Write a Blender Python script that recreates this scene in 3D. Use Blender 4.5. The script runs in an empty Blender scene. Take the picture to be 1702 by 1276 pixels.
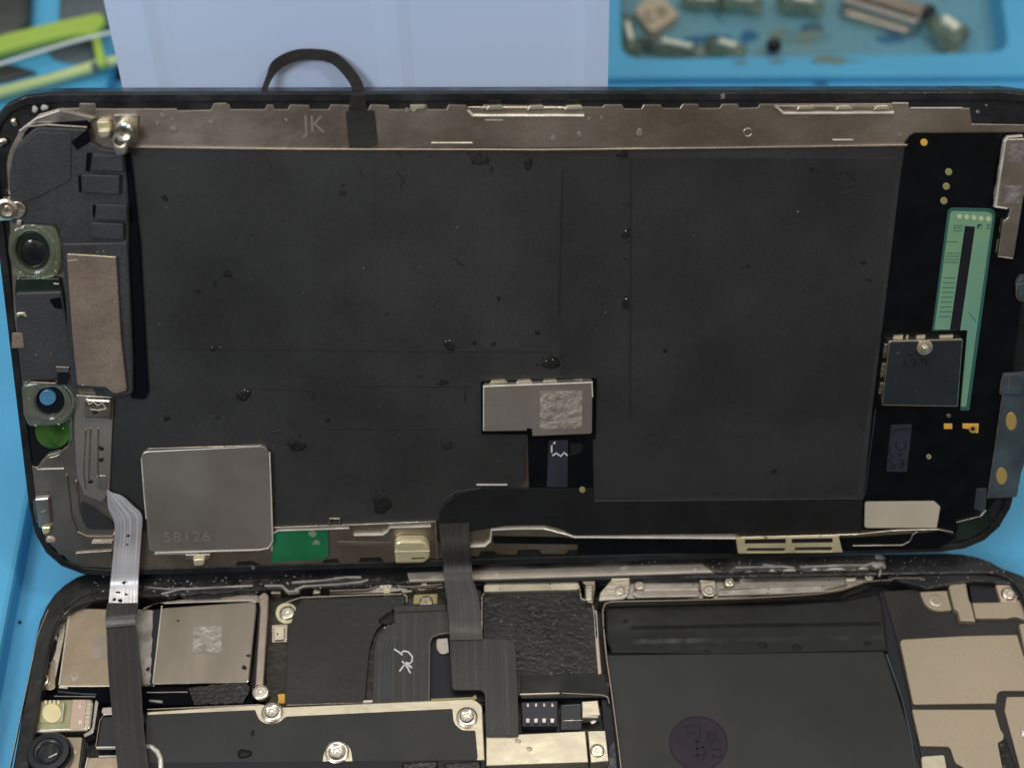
import bpy, math, random
from mathutils import Vector, Matrix
from mathutils.geometry import tessellate_polygon
R = math.radians
sc = bpy.context.scene
col = sc.collection
# ------------------------------------------------------------------ camera  (1 unit = 1 dm)
F_PX, PITCH, YAW, ROLL, LEAN = 2515.0, R(53.1), R(-2.05), R(-0.73), R(30.35)
Ry = Matrix.Rotation(YAW, 3, 'Y'); Rz = Matrix.Rotation(ROLL, 3, 'Z')
AX = Rz @ Ry @ Matrix(((1, 0, 0), (0, -math.sin(PITCH), -math.cos(PITCH)), (0, math.cos(PITCH), -math.sin(PITCH))))
# columns of AX: world X, Y, Z in camera space (right, down, forward)
AXT = AX.transposed()
SCREEN_O = Vector((0.0, 0.0, 0.095))                    # lower left corner of the screen's inner face
CAM = SCREEN_O - AXT @ (Vector(((68.6 - 851) / F_PX, (951.3 - 638) / F_PX, 1)) * 2.205)
def ray(px, py):
    return (AXT @ Vector(((px - 851) / F_PX, (py - 638) / F_PX, 1))).normalized()
cam = bpy.data.objects.new('camera', bpy.data.cameras.new('camera'))
col.objects.link(cam)
Mc = Matrix((AXT.col[0], -AXT.col[1], -AXT.col[2])).transposed().to_4x4()
Mc.translation = CAM
cam.matrix_world = Mc
cam.data.sensor_width = 36.0
cam.data.lens = 36.0 * F_PX / 1702
cam.data.clip_start = 0.05; cam.data.clip_end = 100
cam.data.dof.use_dof = True
cam.data.dof.focus_distance = 2.08
cam.data.dof.aperture_fstop = 1.6
sc.camera = cam
# ------------------------------------------------------------------ room light
w = bpy.data.worlds.new('World'); sc.world = w; w.use_nodes = True
nt = w.node_tree; nt.nodes.clear()
tc = nt.nodes.new('ShaderNodeTexCoord'); sx = nt.nodes.new('ShaderNodeSeparateXYZ')
rp = nt.nodes.new('ShaderNodeValToRGB'); bg = nt.nodes.new('ShaderNodeBackground'); wo = nt.nodes.new('ShaderNodeOutputWorld')
mr = nt.nodes.new('ShaderNodeMapRange'); mr.inputs[1].default_value = -1; mr.inputs[2].default_value = 1
nt.links.new(tc.outputs['Generated'], sx.inputs[0]); nt.links.new(sx.outputs[2], mr.inputs[0]); nt.links.new(mr.outputs[0], rp.inputs[0])
wn = nt.nodes.new('ShaderNodeTexNoise'); wn.inputs['Scale'].default_value = 2.2; wn.inputs['Detail'].default_value = 1.5
wr = nt.nodes.new('ShaderNodeValToRGB'); wr.color_ramp.elements[0].position = .38; wr.color_ramp.elements[0].color = (.35, .36, .38, 1); wr.color_ramp.elements[1].position = .62; wr.color_ramp.elements[1].color = (1.55, 1.5, 1.45, 1)
wm = nt.nodes.new('ShaderNodeMix'); wm.data_type = 'RGBA'; wm.blend_type = 'MULTIPLY'; wm.inputs[0].default_value = 1
nt.links.new(tc.outputs['Generated'], wn.inputs['Vector']); nt.links.new(wn.outputs['Fac'], wr.inputs[0]); nt.links.new(rp.outputs[0], wm.inputs[6]); nt.links.new(wr.outputs[0], wm.inputs[7])
nt.links.new(wm.outputs[2], bg.inputs[0]); nt.links.new(bg.outputs[0], wo.inputs[0])
cr = rp.color_ramp
cr.elements[0].position = 0.3; cr.elements[0].color = (0.03, 0.03, 0.032, 1)
cr.elements[1].position = 1.0; cr.elements[1].color = (0.55, 0.56, 0.58, 1)
for p, c in ((0.5, (0.065, 0.056, 0.048)), (0.60, (0.10, 0.085, 0.07)), (0.68, (0.17, 0.15, 0.125)), (0.82, (0.50, 0.46, 0.39))):
    e = cr.elements.new(p); e.color = (*c, 1)
bg.inputs[1].default_value = 0.9
def area(name, loc, aim, sx_, sy_, power, colr):
    l = bpy.data.lights.new(name, 'AREA'); l.shape = 'RECTANGLE'; l.size = sx_; l.size_y = sy_; l.energy = power; l.color = colr
    o = bpy.data.objects.new(name, l); col.objects.link(o); o.location = loc
    o.rotation_euler = (Vector(aim) - Vector(loc)).to_track_quat('-Z', 'Y').to_euler()
    return o
area('ceiling_lamp', (0.3, 1.0, 5.6), (0.7, 0, 0), 3.0, 0.6, 52, (1.0, 0.93, 0.80))
area('front_fill', (-2.4, -2.9, 4.6), (0.6, 0.2, 0.3), 2.0, 1.6, 125, (0.86, 0.93, 1.0))  # added fill from behind the camera, lifts the screen backing and box
area('bench_lamp', (2.6, -0.6, 4.4), (0.8, 0.2, 0), 0.4, 0.4, 30, (1.0, 0.96, 0.9))
sc.view_settings.view_transform = 'Standard'; sc.view_settings.look = 'None'
sc.view_settings.exposure = 0.0; sc.view_settings.gamma = 1.0
# ------------------------------------------------------------------ materials
def mat(name, color, rough=0.5, metal=0.0, noise=0.0, nscale=20, bump=0.0, bscale=200, rvar=0.0, spec=0.5, coat=0.0,
        speck=None, speck_scale=120, speck_thr=0.72, trans=0.0, ior=1.45, streak=None, color2=None, stripes=None, alpha=1.0, grain=0.0):
    m = bpy.data.materials.new(name); m.use_nodes = True
    n = m.node_tree.nodes; l = m.node_tree.links; b = n['Principled BSDF']
    b.inputs['Roughness'].default_value = rough; b.inputs['Metallic'].default_value = metal
    b.inputs['Specular IOR Level'].default_value = spec; b.inputs['Coat Weight'].default_value = coat
    b.inputs['Transmission Weight'].default_value = trans; b.inputs['IOR'].default_value = ior
    b.inputs['Alpha'].default_value = alpha
    t = n.new('ShaderNodeTexCoord'); src = t.outputs['Object']
    if streak:
        mp = n.new('ShaderNodeMapping'); mp.inputs['Scale'].default_value = streak; l.new(src, mp.inputs[0]); ssrc = mp.outputs[0]
    else: ssrc = src
    def nz(scale, detail=4, s=None):
        q = n.new('ShaderNodeTexNoise'); q.inputs['Scale'].default_value = scale; q.inputs['Detail'].default_value = detail
        l.new(s or ssrc, q.inputs['Vector']); return q.outputs['Fac']
    def ramp(fac, p0, c0, p1, c1):
        r = n.new('ShaderNodeValToRGB'); l.new(fac, r.inputs[0]); e = r.color_ramp.elements
        e[0].position = p0; e[0].color = c0; e[1].position = p1; e[1].color = c1; return r.outputs[0]
    def mix(fac, a, c, mode='MIX'):
        q = n.new('ShaderNodeMix'); q.data_type = 'RGBA'; q.blend_type = mode
        if isinstance(fac, float): q.inputs[0].default_value = fac
        else: l.new(fac, q.inputs[0])
        for v, s in ((a, q.inputs[6]), (c, q.inputs[7])):
            if isinstance(v, tuple): s.default_value = v
            else: l.new(v, s)
        return q.outputs[2]
    c4 = (*color, 1)
    c2 = (*color2, 1) if color2 else (*[min(1, v * (1 - noise)) for v in color], 1)
    c1 = c4 if color2 else (*[min(1, v * (1 + noise)) for v in color], 1)
    cur = ramp(nz(nscale, 5), 0.35, c2, 0.68, c1) if (noise or color2) else None
    if stripes:
        ax, sc_, cc = stripes
        mp2 = n.new('ShaderNodeMapping'); mp2.inputs['Scale'].default_value = ax; l.new(t.outputs['UV'], mp2.inputs[0])
        s_ = nz(sc_, 2, mp2.outputs[0]); cur = mix(ramp(s_, 0.5, (0, 0, 0, 1), 0.66, (1, 1, 1, 1)), cur or c4, (*cc, 1))
        bumpsrc = s_
    else: bumpsrc = None
    if grain:
        g = nz(330, 2, src); lo = 1 - grain; hi = 1 + grain; cur = mix(1.0, cur or c4, ramp(g, .36, (lo, lo, lo, 1), .64, (hi, hi, hi, 1)), 'MULTIPLY')
    if speck:
        sp = nz(speck_scale, 2, src); cur = mix(ramp(sp, speck_thr, (0, 0, 0, 1), speck_thr + 0.03, (1, 1, 1, 1)), cur or c4, (*speck, 1))
    if cur is None: b.inputs['Base Color'].default_value = c4
    else: l.new(cur, b.inputs['Base Color'])
    if rvar:
        q = n.new('ShaderNodeMapRange'); l.new(nz(nscale * 1.7 + 3, 6), q.inputs[0]); q.inputs[1].default_value = 0.3; q.inputs[2].default_value = 0.7
        q.inputs[3].default_value = max(0.03, rough - rvar); q.inputs[4].default_value = min(1, rough + rvar); l.new(q.outputs[0], b.inputs['Roughness'])
    if bump:
        q = n.new('ShaderNodeBump'); q.inputs['Strength'].default_value = bump; q.inputs['Distance'].default_value = 0.004
        l.new(bumpsrc or nz(bscale, 3), q.inputs['Height']); l.new(q.outputs[0], b.inputs['Normal'])
    return m
M = {}
def DM(k, *a, **kw): M[k] = mat(k.replace('_', ' '), *a, **kw)
DM('black_plastic', (0.022, 0.022, 0.024), 0.38, noise=.35, nscale=14, bump=.18, bscale=90, rvar=.14, speck=(.16, .16, .17), speck_scale=85, speck_thr=.73)
DM('frame_black', (0.016, 0.017, 0.019), 0.28, noise=.4, nscale=10, bump=.3, bscale=60, rvar=.15, speck=(.20, .20, .18), speck_scale=60, speck_thr=.735)
DM('housing', (0.040, 0.041, 0.044), 0.48, noise=.18, nscale=16, bump=.12, bscale=260, rvar=.08, grain=.2)
DM('graphite', (0.029, 0.0295, 0.0305), 0.48, noise=.26, nscale=3.5, bump=.35, bscale=8, rvar=.14, speck=(.010, .010, .010), speck_scale=42, speck_thr=.73, grain=.13)
DM('graphite_film', (0.0265, 0.027, 0.0285), 0.44, noise=.22, nscale=4, bump=.35, bscale=8, rvar=.14, speck=(.010, .010, .010), speck_scale=38, speck_thr=.735, grain=.13)
DM('crease', (0.014, 0.014, 0.0145), 0.6)
DM('board_black', (0.0035, 0.0045, 0.006), 0.28, noise=.3, nscale=30, bump=.05, bscale=200, spec=.22)
DM('sticker_black', (0.022, 0.0215, 0.021), 0.44, noise=.28, nscale=9, bump=.12, bscale=120, rvar=.12, grain=.1)
DM('shiny_sticker', (0.012, 0.012, 0.012), 0.3, noise=.5, nscale=16, bump=.22, bscale=170, rvar=.12, speck=(.06, .06, .055), speck_scale=130, speck_thr=.64)
DM('tar', (0.0045, 0.0045, 0.0045), 0.62, bump=.5, bscale=160, grain=.6)
DM('rail_metal', (0.375, 0.322, 0.275), 0.40, 1, noise=.16, nscale=4, bump=.12, bscale=50, rvar=.10, speck=(.6, .55, .48), speck_scale=38, speck_thr=.765, grain=.08)
DM('dark_metal', (0.50, 0.46, 0.42), 0.36, 1, noise=.18, nscale=7, bump=.12, bscale=40, rvar=.12)
DM('nickel', (0.62, 0.56, 0.47), 0.30, 1, noise=.10, nscale=7, bump=.10, bscale=50, rvar=.10, streak=(1, 6, 1))
DM('tan_metal', (0.43, 0.355, 0.265), 0.34, 1, noise=.12, nscale=6, bump=.10, bscale=40, rvar=.10, grain=.05)
DM('matte_tan', (0.46, 0.385, 0.285), 0.5, 0.55, noise=.06, nscale=5, bump=.04, bscale=150, grain=.05)
DM('mirror_metal', (0.44, 0.39, 0.32), 0.2, 1, color2=(.30, .265, .215), nscale=5, bump=.10, bscale=5, rvar=.08, streak=(3, .6, 1), speck=(.6, .55, .45), speck_scale=50, speck_thr=.78)
DM('cream_metal', (0.68, 0.62, 0.48), 0.36, 0.75, noise=.10, nscale=9, bump=.2, bscale=30, rvar=.12)
DM('edge_metal', (0.80, 0.76, 0.68), 0.25, .3, noise=.15, nscale=40)
DM('copper_cap', (0.33, 0.255, 0.20), 0.45, 0.5, color2=(.27, .205, .165), nscale=16, bump=.2, bscale=70, rvar=.1, grain=.12)
DM('screw_metal', (0.78, 0.72, 0.62), 0.24, 1, noise=.12, nscale=40, bump=.1, bscale=90)
DM('brass', (0.84, 0.75, 0.48), 0.26, .55, noise=.12, nscale=20, bump=.2, bscale=50, speck=(.25, .15, .05), speck_scale=50, speck_thr=.70)
DM('gold', (0.80, 0.52, 0.18), 0.4, .7)
DM('dull_gold', (0.38, 0.34, 0.16), 0.5, .4)
DM('orange', (0.75, 0.42, 0.07), 0.45)
DM('mask_green', (0.21, 0.37, 0.20), 0.4, color2=(.15, .32, .24), nscale=7, bump=.04)
DM('mask_edge', (0.03, 0.12, 0.10), 0.4)
DM('pcb_green', (0.008, 0.12, 0.045), 0.35, color2=(.015, .17, .07), nscale=22, bump=.15, speck=(.22, .26, .20), speck_scale=26, speck_thr=.68)
DM('pale_pad', (0.50, 0.58, 0.38), 0.5)
DM('etched', (0.44, 0.40, 0.35), 0.6, .7, noise=.25, nscale=60, bump=.8, bscale=120)
DM('etched_faint', (0.40, 0.35, 0.29), 0.5, .8, noise=.1, nscale=50)
DM('etched_rose', (0.25, 0.21, 0.21), 0.65, .4, noise=.3, nscale=70, bump=.8, bscale=120)
DM('label_cream', (0.50, 0.44, 0.35), 0.6, noise=.06, nscale=18, bump=.1)
DM('violet_tape', (0.030, 0.031, 0.050), 0.35, noise=.2, nscale=20)
DM('slate_tape', (0.05, 0.068, 0.08), 0.3, noise=.4, nscale=14, bump=.5, bscale=35, rvar=.1)
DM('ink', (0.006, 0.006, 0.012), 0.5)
DM('ink_violet', (0.012, 0.004, 0.020), 0.6)
DM('stamp', (0.022, 0.014, 0.027), 0.6, noise=.3, nscale=20)
DM('white_ink_and_glint', (0.72, 0.72, 0.72), 0.55)
DM('etch_line', (0.27, 0.24, 0.215), 0.55, .5)
DM('silver_flex', (0.54, 0.53, 0.55), 0.26, .35, noise=.3, nscale=12, bump=.3, stripes=((9, .6, 1), 1.6, (.82, .80, .86)), rvar=.1)
DM('grey_flex', (0.040, 0.038, 0.036), 0.34, noise=.2, nscale=10, bump=.16, stripes=((22, .3, 1), 1.0, (.062, .06, .057)), rvar=.08, grain=.15)
DM('black_flex', (0.019, 0.019, 0.020), 0.46, noise=.4, nscale=10, bump=.15, stripes=((9, .3, 1), 1.0, (.030, .030, .031)), rvar=.1, grain=.25)
DM('cable_black', (0.007, 0.009, 0.009), 0.45, noise=.3, nscale=20, bump=.15)
DM('battery', (0.019, 0.021, 0.0215), 0.42, noise=.22, nscale=5, bump=.2, bscale=10, rvar=.08, grain=.1)
DM('battery_tape', (0.014, 0.015, 0.015), 0.2, noise=.25, nscale=9, bump=.8, bscale=9, rvar=.08)
DM('glass_dark', (0.01, 0.012, 0.014), 0.06, coat=.5)
DM('lens_black', (0.006, 0.009, 0.014), 0.32, coat=.15, noise=.3, nscale=30)
DM('dark_glue', (0.012, 0.022, 0.016), 0.3, noise=.4, nscale=14, bump=.2, bscale=30)
DM('clear_green', (0.72, 0.80, 0.62), 0.12, trans=.85, color2=(.34, .44, .28), nscale=14, bump=.8, bscale=20, rvar=.08, speck=(.85, .9, .8), speck_scale=30, speck_thr=.68)
DM('clear_grey', (0.76, 0.80, 0.74), 0.12, trans=.85, color2=(.42, .48, .38), nscale=14, bump=.8, bscale=20, speck=(.85, .9, .8), speck_scale=30, speck_thr=.70)
DM('leaf_glass', (0.10, 0.24, 0.05), 0.16, color2=(.012, .045, .01), nscale=16, bump=.8, bscale=18, coat=.4)
DM('sky_lens', (0.08, 0.24, 0.42), 0.2, noise=.2, nscale=30)
DM('led_yellow', (0.85, 0.74, 0.42), 0.5, noise=.1, nscale=40)
DM('led_window', (0.36, 0.36, 0.20), 0.3, noise=.3, nscale=20)
DM('pink_metal', (0.62, 0.47, 0.38), 0.45, .6)
DM('paste', (0.42, 0.39, 0.36), 0.55, .3, noise=.35, nscale=30, bump=.9, bscale=40)
DM('dirty_metal', (0.20, 0.18, 0.16), 0.42, .7, color2=(.04, .04, .04), nscale=12, bump=.8, bscale=40)
DM('dust', (0.50, 0.49, 0.45), 0.6)
DM('foam_and_shade', (0.003, 0.004, 0.007), 0.9, spec=.1)  # also the colour of the painted shadow band beside the earpiece
DM('mat_blue', (0.10, 0.45, 0.76), 0.55, noise=.07, nscale=3, bump=.05, bscale=60, rvar=.08, speck=(.06, .20, .34), speck_scale=16, speck_thr=.755, grain=.04)
DM('tray_blue', (0.13, 0.37, 0.50), 0.5, color2=(.16, .33, .40), nscale=5, bump=.12, bscale=30, speck=(.05, .13, .22), speck_scale=14, speck_thr=.64)
DM('stain', (0.20, 0.24, 0.15), 0.5, color2=(.09, .28, .40), nscale=18)
DM('stain_blue', (0.02, 0.14, 0.30), 0.4)
DM('box_white', (0.60, 0.73, 1.0), 0.5, noise=.03, nscale=2)
DM('lime', (0.40, 0.60, 0.10), 0.4, noise=.08, nscale=5)
DM('lime_pale', (0.56, 0.68, 0.30), 0.4, noise=.12, nscale=5)
DM('clear_cable', (0.75, 0.83, 0.80), 0.3)
DM('tool_grey', (0.05, 0.06, 0.058), 0.45, noise=.4, nscale=6)
DM('tool_slate', (0.09, 0.12, 0.14), 0.4, noise=.3, nscale=5)
DM('beige', (0.52, 0.46, 0.35), 0.5, noise=.06, nscale=9)
DM('beige_ink', (0.14, 0.13, 0.10), 0.6)
DM('olive_glass', (0.66, 0.72, 0.56), 0.08, trans=.85, color2=(.26, .30, .20), nscale=9, bump=.6, bscale=14, coat=.8, ior=1.25)
DM('pale_plastic_and_glint', (.86, .89, .76), .25)  # tray crumbs, plus painted highlights on the tubes and tar spots
DM('plate_metal', (0.40, 0.365, 0.335), 0.34, .72, noise=.12, nscale=4, bump=.10, bscale=12, rvar=.10, grain=.05)
DM('bead', (0.012, 0.012, 0.018), 0.15)
DM('table', (0.085, 0.07, 0.06), 0.6, noise=.2)
# ------------------------------------------------------------------ frames and shape helpers
class Frame:
    def __init__(s, o, rot): s.o = Vector(o); s.r = rot; s.i = rot.transposed(); s.root = None
    def loc(s, world): return s.i @ (Vector(world) - s.o)
    def world(s, l): return s.o + s.r @ Vector(l)
    def px(s, x, y, h=0.0):
        d = s.i @ ray(x, y); c = s.i @ (CAM - s.o); t = (h - c.z) / d.z; p = c + d * t; return (p.x, p.y)
U = Vector((0, math.sin(LEAN), math.cos(LEAN))); N = Vector((0, -math.cos(LEAN), math.sin(LEAN)))
SF = Frame(SCREEN_O, Matrix((Vector((1, 0, 0)), U, N)).transposed())
I3 = Matrix.Identity(3)
BF = Frame((0.72, -0.34, 0.0), I3)
WF = Frame((0, 0, 0), I3)
def root(name, frame, label, cat, group=None):
    o = bpy.data.objects.new(name, None); col.objects.link(o); o.empty_display_size = .05
    M4 = frame.r.to_4x4(); M4.translation = frame.o; o.matrix_world = M4
    o['label'] = label; o['category'] = cat
    if group: o['group'] = group
    return o
def link(name, verts, faces, m, parent, label=None, smooth=False, uv=None):
    me = bpy.data.meshes.new(name); me.from_pydata([tuple(v) for v in verts], [], faces); me.update()
    me.materials.append(M[m])
    if smooth:
        for p in me.polygons: p.use_smooth = True
    if uv:
        lay = me.uv_layers.new(name='UVMap')
        for lp in me.loops: lay.data[lp.index].uv = uv[lp.vertex_index]
    o = bpy.data.objects.new(name, me); col.objects.link(o)
    if parent is not None: o.parent = parent
    if label: o['label'] = label
    return o
def rounded(pts, seg=5):
    out = []; n = len(pts)
    for i, p in enumerate(pts):
        if len(p) < 3 or p[2] <= 0: out.append((p[0], p[1])); continue
        a = Vector(pts[i - 1][:2]); b = Vector(p[:2]); c = Vector(pts[(i + 1) % n][:2])
        ra = min(p[2], (a - b).length * .49); rc = min(p[2], (c - b).length * .49)
        s = b + (a - b).normalized() * ra; e = b + (c - b).normalized() * rc
        for k in range(seg + 1):
            t = k / seg; q = s * (1 - t) ** 2 + b * 2 * t * (1 - t) + e * t * t; out.append((q.x, q.y))
    return out
def jag(pts, amp, step, seed=1, edges=None):
    rnd = random.Random(seed); out = []; n = len(pts)
    for i in range(n):
        a = Vector(pts[i][:2]); b = Vector(pts[(i + 1) % n][:2]); out.append(tuple(pts[i][:2]))
        if edges is not None and i not in edges: continue
        L = (b - a).length; k = int(L / step)
        nn = Vector((-(b - a).y, (b - a).x)).normalized() if L else Vector((0, 0))
        for j in range(1, k):
            q = a.lerp(b, (j + rnd.uniform(-.3, .3)) / k) + nn * rnd.uniform(-amp, amp); out.append((q.x, q.y))
    return out
S = 0.00087   # dm per photo pixel, roughly
def area2(l): return sum(l[i - 1][0] * l[i][1] - l[i][0] * l[i - 1][1] for i in range(len(l)))
def inset(loop, d):
    n = len(loop); out = []
    for i in range(n):
        p0, p, p1 = Vector(loop[i - 1]), Vector(loop[i]), Vector(loop[(i + 1) % n])
        e0 = (p - p0); e1 = (p1 - p)
        if e0.length < 1e-9: e0 = e1
        if e1.length < 1e-9: e1 = e0
        e0 = e0.normalized(); e1 = e1.normalized()
        n0 = Vector((-e0.y, e0.x)); n1 = Vector((-e1.y, e1.x)); m = n0 + n1
        k = max(.45, 1 + n0.dot(n1)); out.append(tuple(p + m * (d / k)))
    return out
def dedupe(l):
    o = []
    for p in l:
        if not o or (Vector(p) - Vector(o[-1])).length > 1e-5: o.append(p)
    if len(o) > 2 and (Vector(o[0]) - Vector(o[-1])).length < 1e-5: o.pop()
    return o
def slab_mesh(loops, h0, h1, bev):
    """loops already in local xy, first outer then holes"""
    verts = []; faces = []; tops = []; bots = []
    for li, lp in enumerate(loops):
        lp = dedupe(lp); a = area2(lp)
        if (li == 0 and a < 0) or (li > 0 and a > 0): lp = lp[::-1]
        n = len(lp)
        if bev > 0:
            rings = [(lp, h0), (lp, h1 - bev), (inset(lp, bev * .3), h1 - bev * .3), (inset(lp, bev), h1)]
        else: rings = [(lp, h0), (lp, h1)]
        base = len(verts)
        for r, z in rings: verts += [(x, y, z) for x, y in r]
        for k in range(len(rings) - 1):
            for i in range(n):
                j = (i + 1) % n; A = base + k * n; B = A + n
                faces.append((A + i, A + j, B + j, B + i))
        tops.append((rings[-1][0], base + (len(rings) - 1) * n)); bots.append((lp, base))
    for group, flip in ((tops, False), (bots, True)):
        flat = []; idx = []
        for r, b in group:
            flat.append([Vector((x, y, 0)) for x, y in r]); idx += list(range(b, b + len(r)))
        for t in tessellate_polygon(flat):
            f = [idx[k] for k in t]; v = [verts[k] for k in f]
            ar = (v[1][0] - v[0][0]) * (v[2][1] - v[0][1]) - (v[2][0] - v[0][0]) * (v[1][1] - v[0][1])
            if (ar < 0) != flip: f = f[::-1]
            faces.append(tuple(f))
    return verts, faces
def poly(name, fr, pts, h0, h1, m, parent=None, bev=0.0006, holes=(), label=None, conv=True, uv=False):
    loops = []
    for lp in [pts] + list(holes):
        l2 = rounded(lp)
        loops.append([fr.px(x, y, h1) for x, y in l2] if conv else l2)
    v, f = slab_mesh(loops, h0, h1, bev)
    uvs = None
    if uv:
        xs = [p[0] for p in v]; ys = [p[1] for p in v]; W = max(xs) - min(xs); H = max(ys) - min(ys)
        uvs = [((p[0] - min(xs)) / W, (p[1] - min(ys)) / H) for p in v]
        if uv == 'y': uvs = [(b, a) for a, b in uvs]
    return link(name, v, f, m, fr.root if parent is None else parent, label, uv=uvs)
def line_pts(pts, wd):
    L = []; Rr = []; n = len(pts)
    for i in range(n):
        a = Vector(pts[max(0, i - 1)]); b = Vector(pts[min(n - 1, i + 1)]); d = (b - a).normalized(); nn = Vector((-d.y, d.x)) * wd / 2
        p = Vector(pts[i]); L.append(tuple(p + nn)); Rr.append(tuple(p - nn))
    return L + Rr[::-1]
def line(name, fr, pts, wd, h0, h1, m, parent=None, label=None):
    n = len(pts); k = wd * S; bv = min(k * .5, (h1 - h0) * .8)
    prof = [(-1, h0), (-1, h1 - bv), (-.8, h1 - bv * .35), (-.4, h1), (.4, h1), (.8, h1 - bv * .35), (1, h1 - bv), (1, h0)]
    P_ = [Vector(fr.px(x, y, h1)) for x, y in pts]; v = []; f = []
    for i in range(n):
        a = P_[max(0, i - 1)]; c = P_[min(n - 1, i + 1)]; d0 = (P_[i] - a) if i else (c - P_[i]); d1 = (c - P_[i]) if i < n - 1 else d0
        d0 = d0.normalized(); d1 = d1.normalized(); t = (d0 + d1).normalized(); nn = Vector((-t.y, t.x)); mt = 1 / max(.5, t.dot(d0))
        for o_, z in prof:
            q = P_[i] + nn * (o_ * k / 2 * mt); v.append((q.x, q.y, z))
    W = len(prof)
    for i in range(n - 1):
        for c in range(W): e = (c + 1) % W; f.append((i * W + c, (i + 1) * W + c, (i + 1) * W + e, i * W + e))
    f.append(tuple(range(W))); f.append(tuple(range((n - 1) * W, n * W))[::-1])
    return link(name, v, f, m, fr.root if parent is None else parent, label)
def circ(x, y, r, ry=None, n=24, rot=0.0):
    ry = ry or r; c, s = math.cos(rot), math.sin(rot); out = []
    for k in range(n):
        a = 2 * math.pi * k / n; u = r * math.cos(a); v = ry * math.sin(a); out.append((x + u * c - v * s, y + u * s + v * c))
    return out
def disc(name, fr, x, y, r, h0, h1, m, parent=None, ry=None, holes=(), bev=.0006, label=None):
    return poly(name, fr, circ(x, y, r, ry), h0, h1, m, parent, bev, holes, label)
def lathe(name, fr, x, y, prof, m, parent=None, n=28, slot=False, label=None, ky=1.0):
    """prof: list of (radius, height) in local units; x,y photo pixel of the centre at the last height"""
    cx, cy = fr.px(x, y, max(p[1] for p in prof)); v = []; f = []
    for r, z in prof:
        for k in range(n):
            a = 2 * math.pi * k / n; rr = r * (1 + (0.16 * math.cos(5 * a) if slot and r < slot else 0)); v.append((cx + rr * math.cos(a), cy + rr * math.sin(a), z))
    for i in range(len(prof) - 1):
        for k in range(n):
            j = (k + 1) % n; f.append((i * n + k, i * n + j, (i + 1) * n + j, (i + 1) * n + k))
    f.append(tuple(range((len(prof) - 1) * n, len(prof) * n)))
    o = link(name, v, f, m, fr.root if parent is None else parent, label, smooth=True)
    mod = o.modifiers.new('edges', 'EDGE_SPLIT'); mod.split_angle = R(50); return o
def screw(fr, x, y, rp, h, parent=None, m='screw_metal', name='screw', tall=.006):
    r = rp * S
    return lathe(name, fr, x, y, [(r, h - tall), (r, h - .0016), (r * .88, h - .0003), (r * .70, h - .0002), (r * .64, h - .0012), (r * .34, h - .0012), (r * .29, h - .0035), (r * .1, h - .0037), (r * .08, h - .003)], m, parent, slot=r * .36)
def blob(name, fr, x, y, rp, h, m, parent=None, flat=.45, seed=0, ry=None, kind=None):
    rnd = random.Random(seed or int(x * 7 + y * 13)); cx, cy = fr.px(x, y, h); n = 20; v = []; f = []; q0, q1 = rnd.uniform(0, 6), rnd.uniform(0, 6)
    r = rp * S; r2 = (ry or rp) * S; wob = [1 + .16 * math.sin(2 * math.pi * _ / n * 2 + q0) + .10 * math.sin(2 * math.pi * _ / n * 3 + q1) + rnd.uniform(-.07, .07) for _ in range(n)]
    for i, (k, z) in enumerate(((1, 0), (.82, .55), (.5, .88))):
        for j in range(n):
            a = 2 * math.pi * j / n; v.append((cx + r * k * wob[j] * math.cos(a), cy + r2 * k * wob[j] * math.sin(a), h + z * flat * min(r, r2)))
    v.append((cx, cy, h + flat * min(r, r2)))
    for i in range(2):
        for j in range(n):
            q = (j + 1) % n; f.append((i * n + j, i * n + q, (i + 1) * n + q, (i + 1) * n + j))
    for j in range(n): f.append((2 * n + j, 2 * n + (j + 1) % n, 3 * n))
    f.append(tuple(range(n))[::-1])
    return link(name, v, f, m, fr.root if parent is None else parent, smooth=True)
def crumbs(name, fr, spots, m, parent=None, seed=3):
    """spots: (x,y,h,size_px) -> one mesh of tiny angular crumbs"""
    rnd = random.Random(seed); v = []; f = []
    for x, y, h, s in spots:
        cx, cy = fr.px(x, y, h); b = len(v); r = s * S
        for k in range(5):
            a = 2 * math.pi * k / 5 + rnd.random(); q = r * rnd.uniform(.5, 1.3); v.append((cx + q * math.cos(a), cy + q * math.sin(a) * .8, h - .0005))
        v.append((cx + r * .2, cy, h + r * rnd.uniform(.3, .9)))
        for k in range(5): f.append((b + k, b + (k + 1) % 5, b + 5))
    o = link(name, v, f, m, fr.root if parent is None else parent); o['kind'] = 'stuff'; return o
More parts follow.
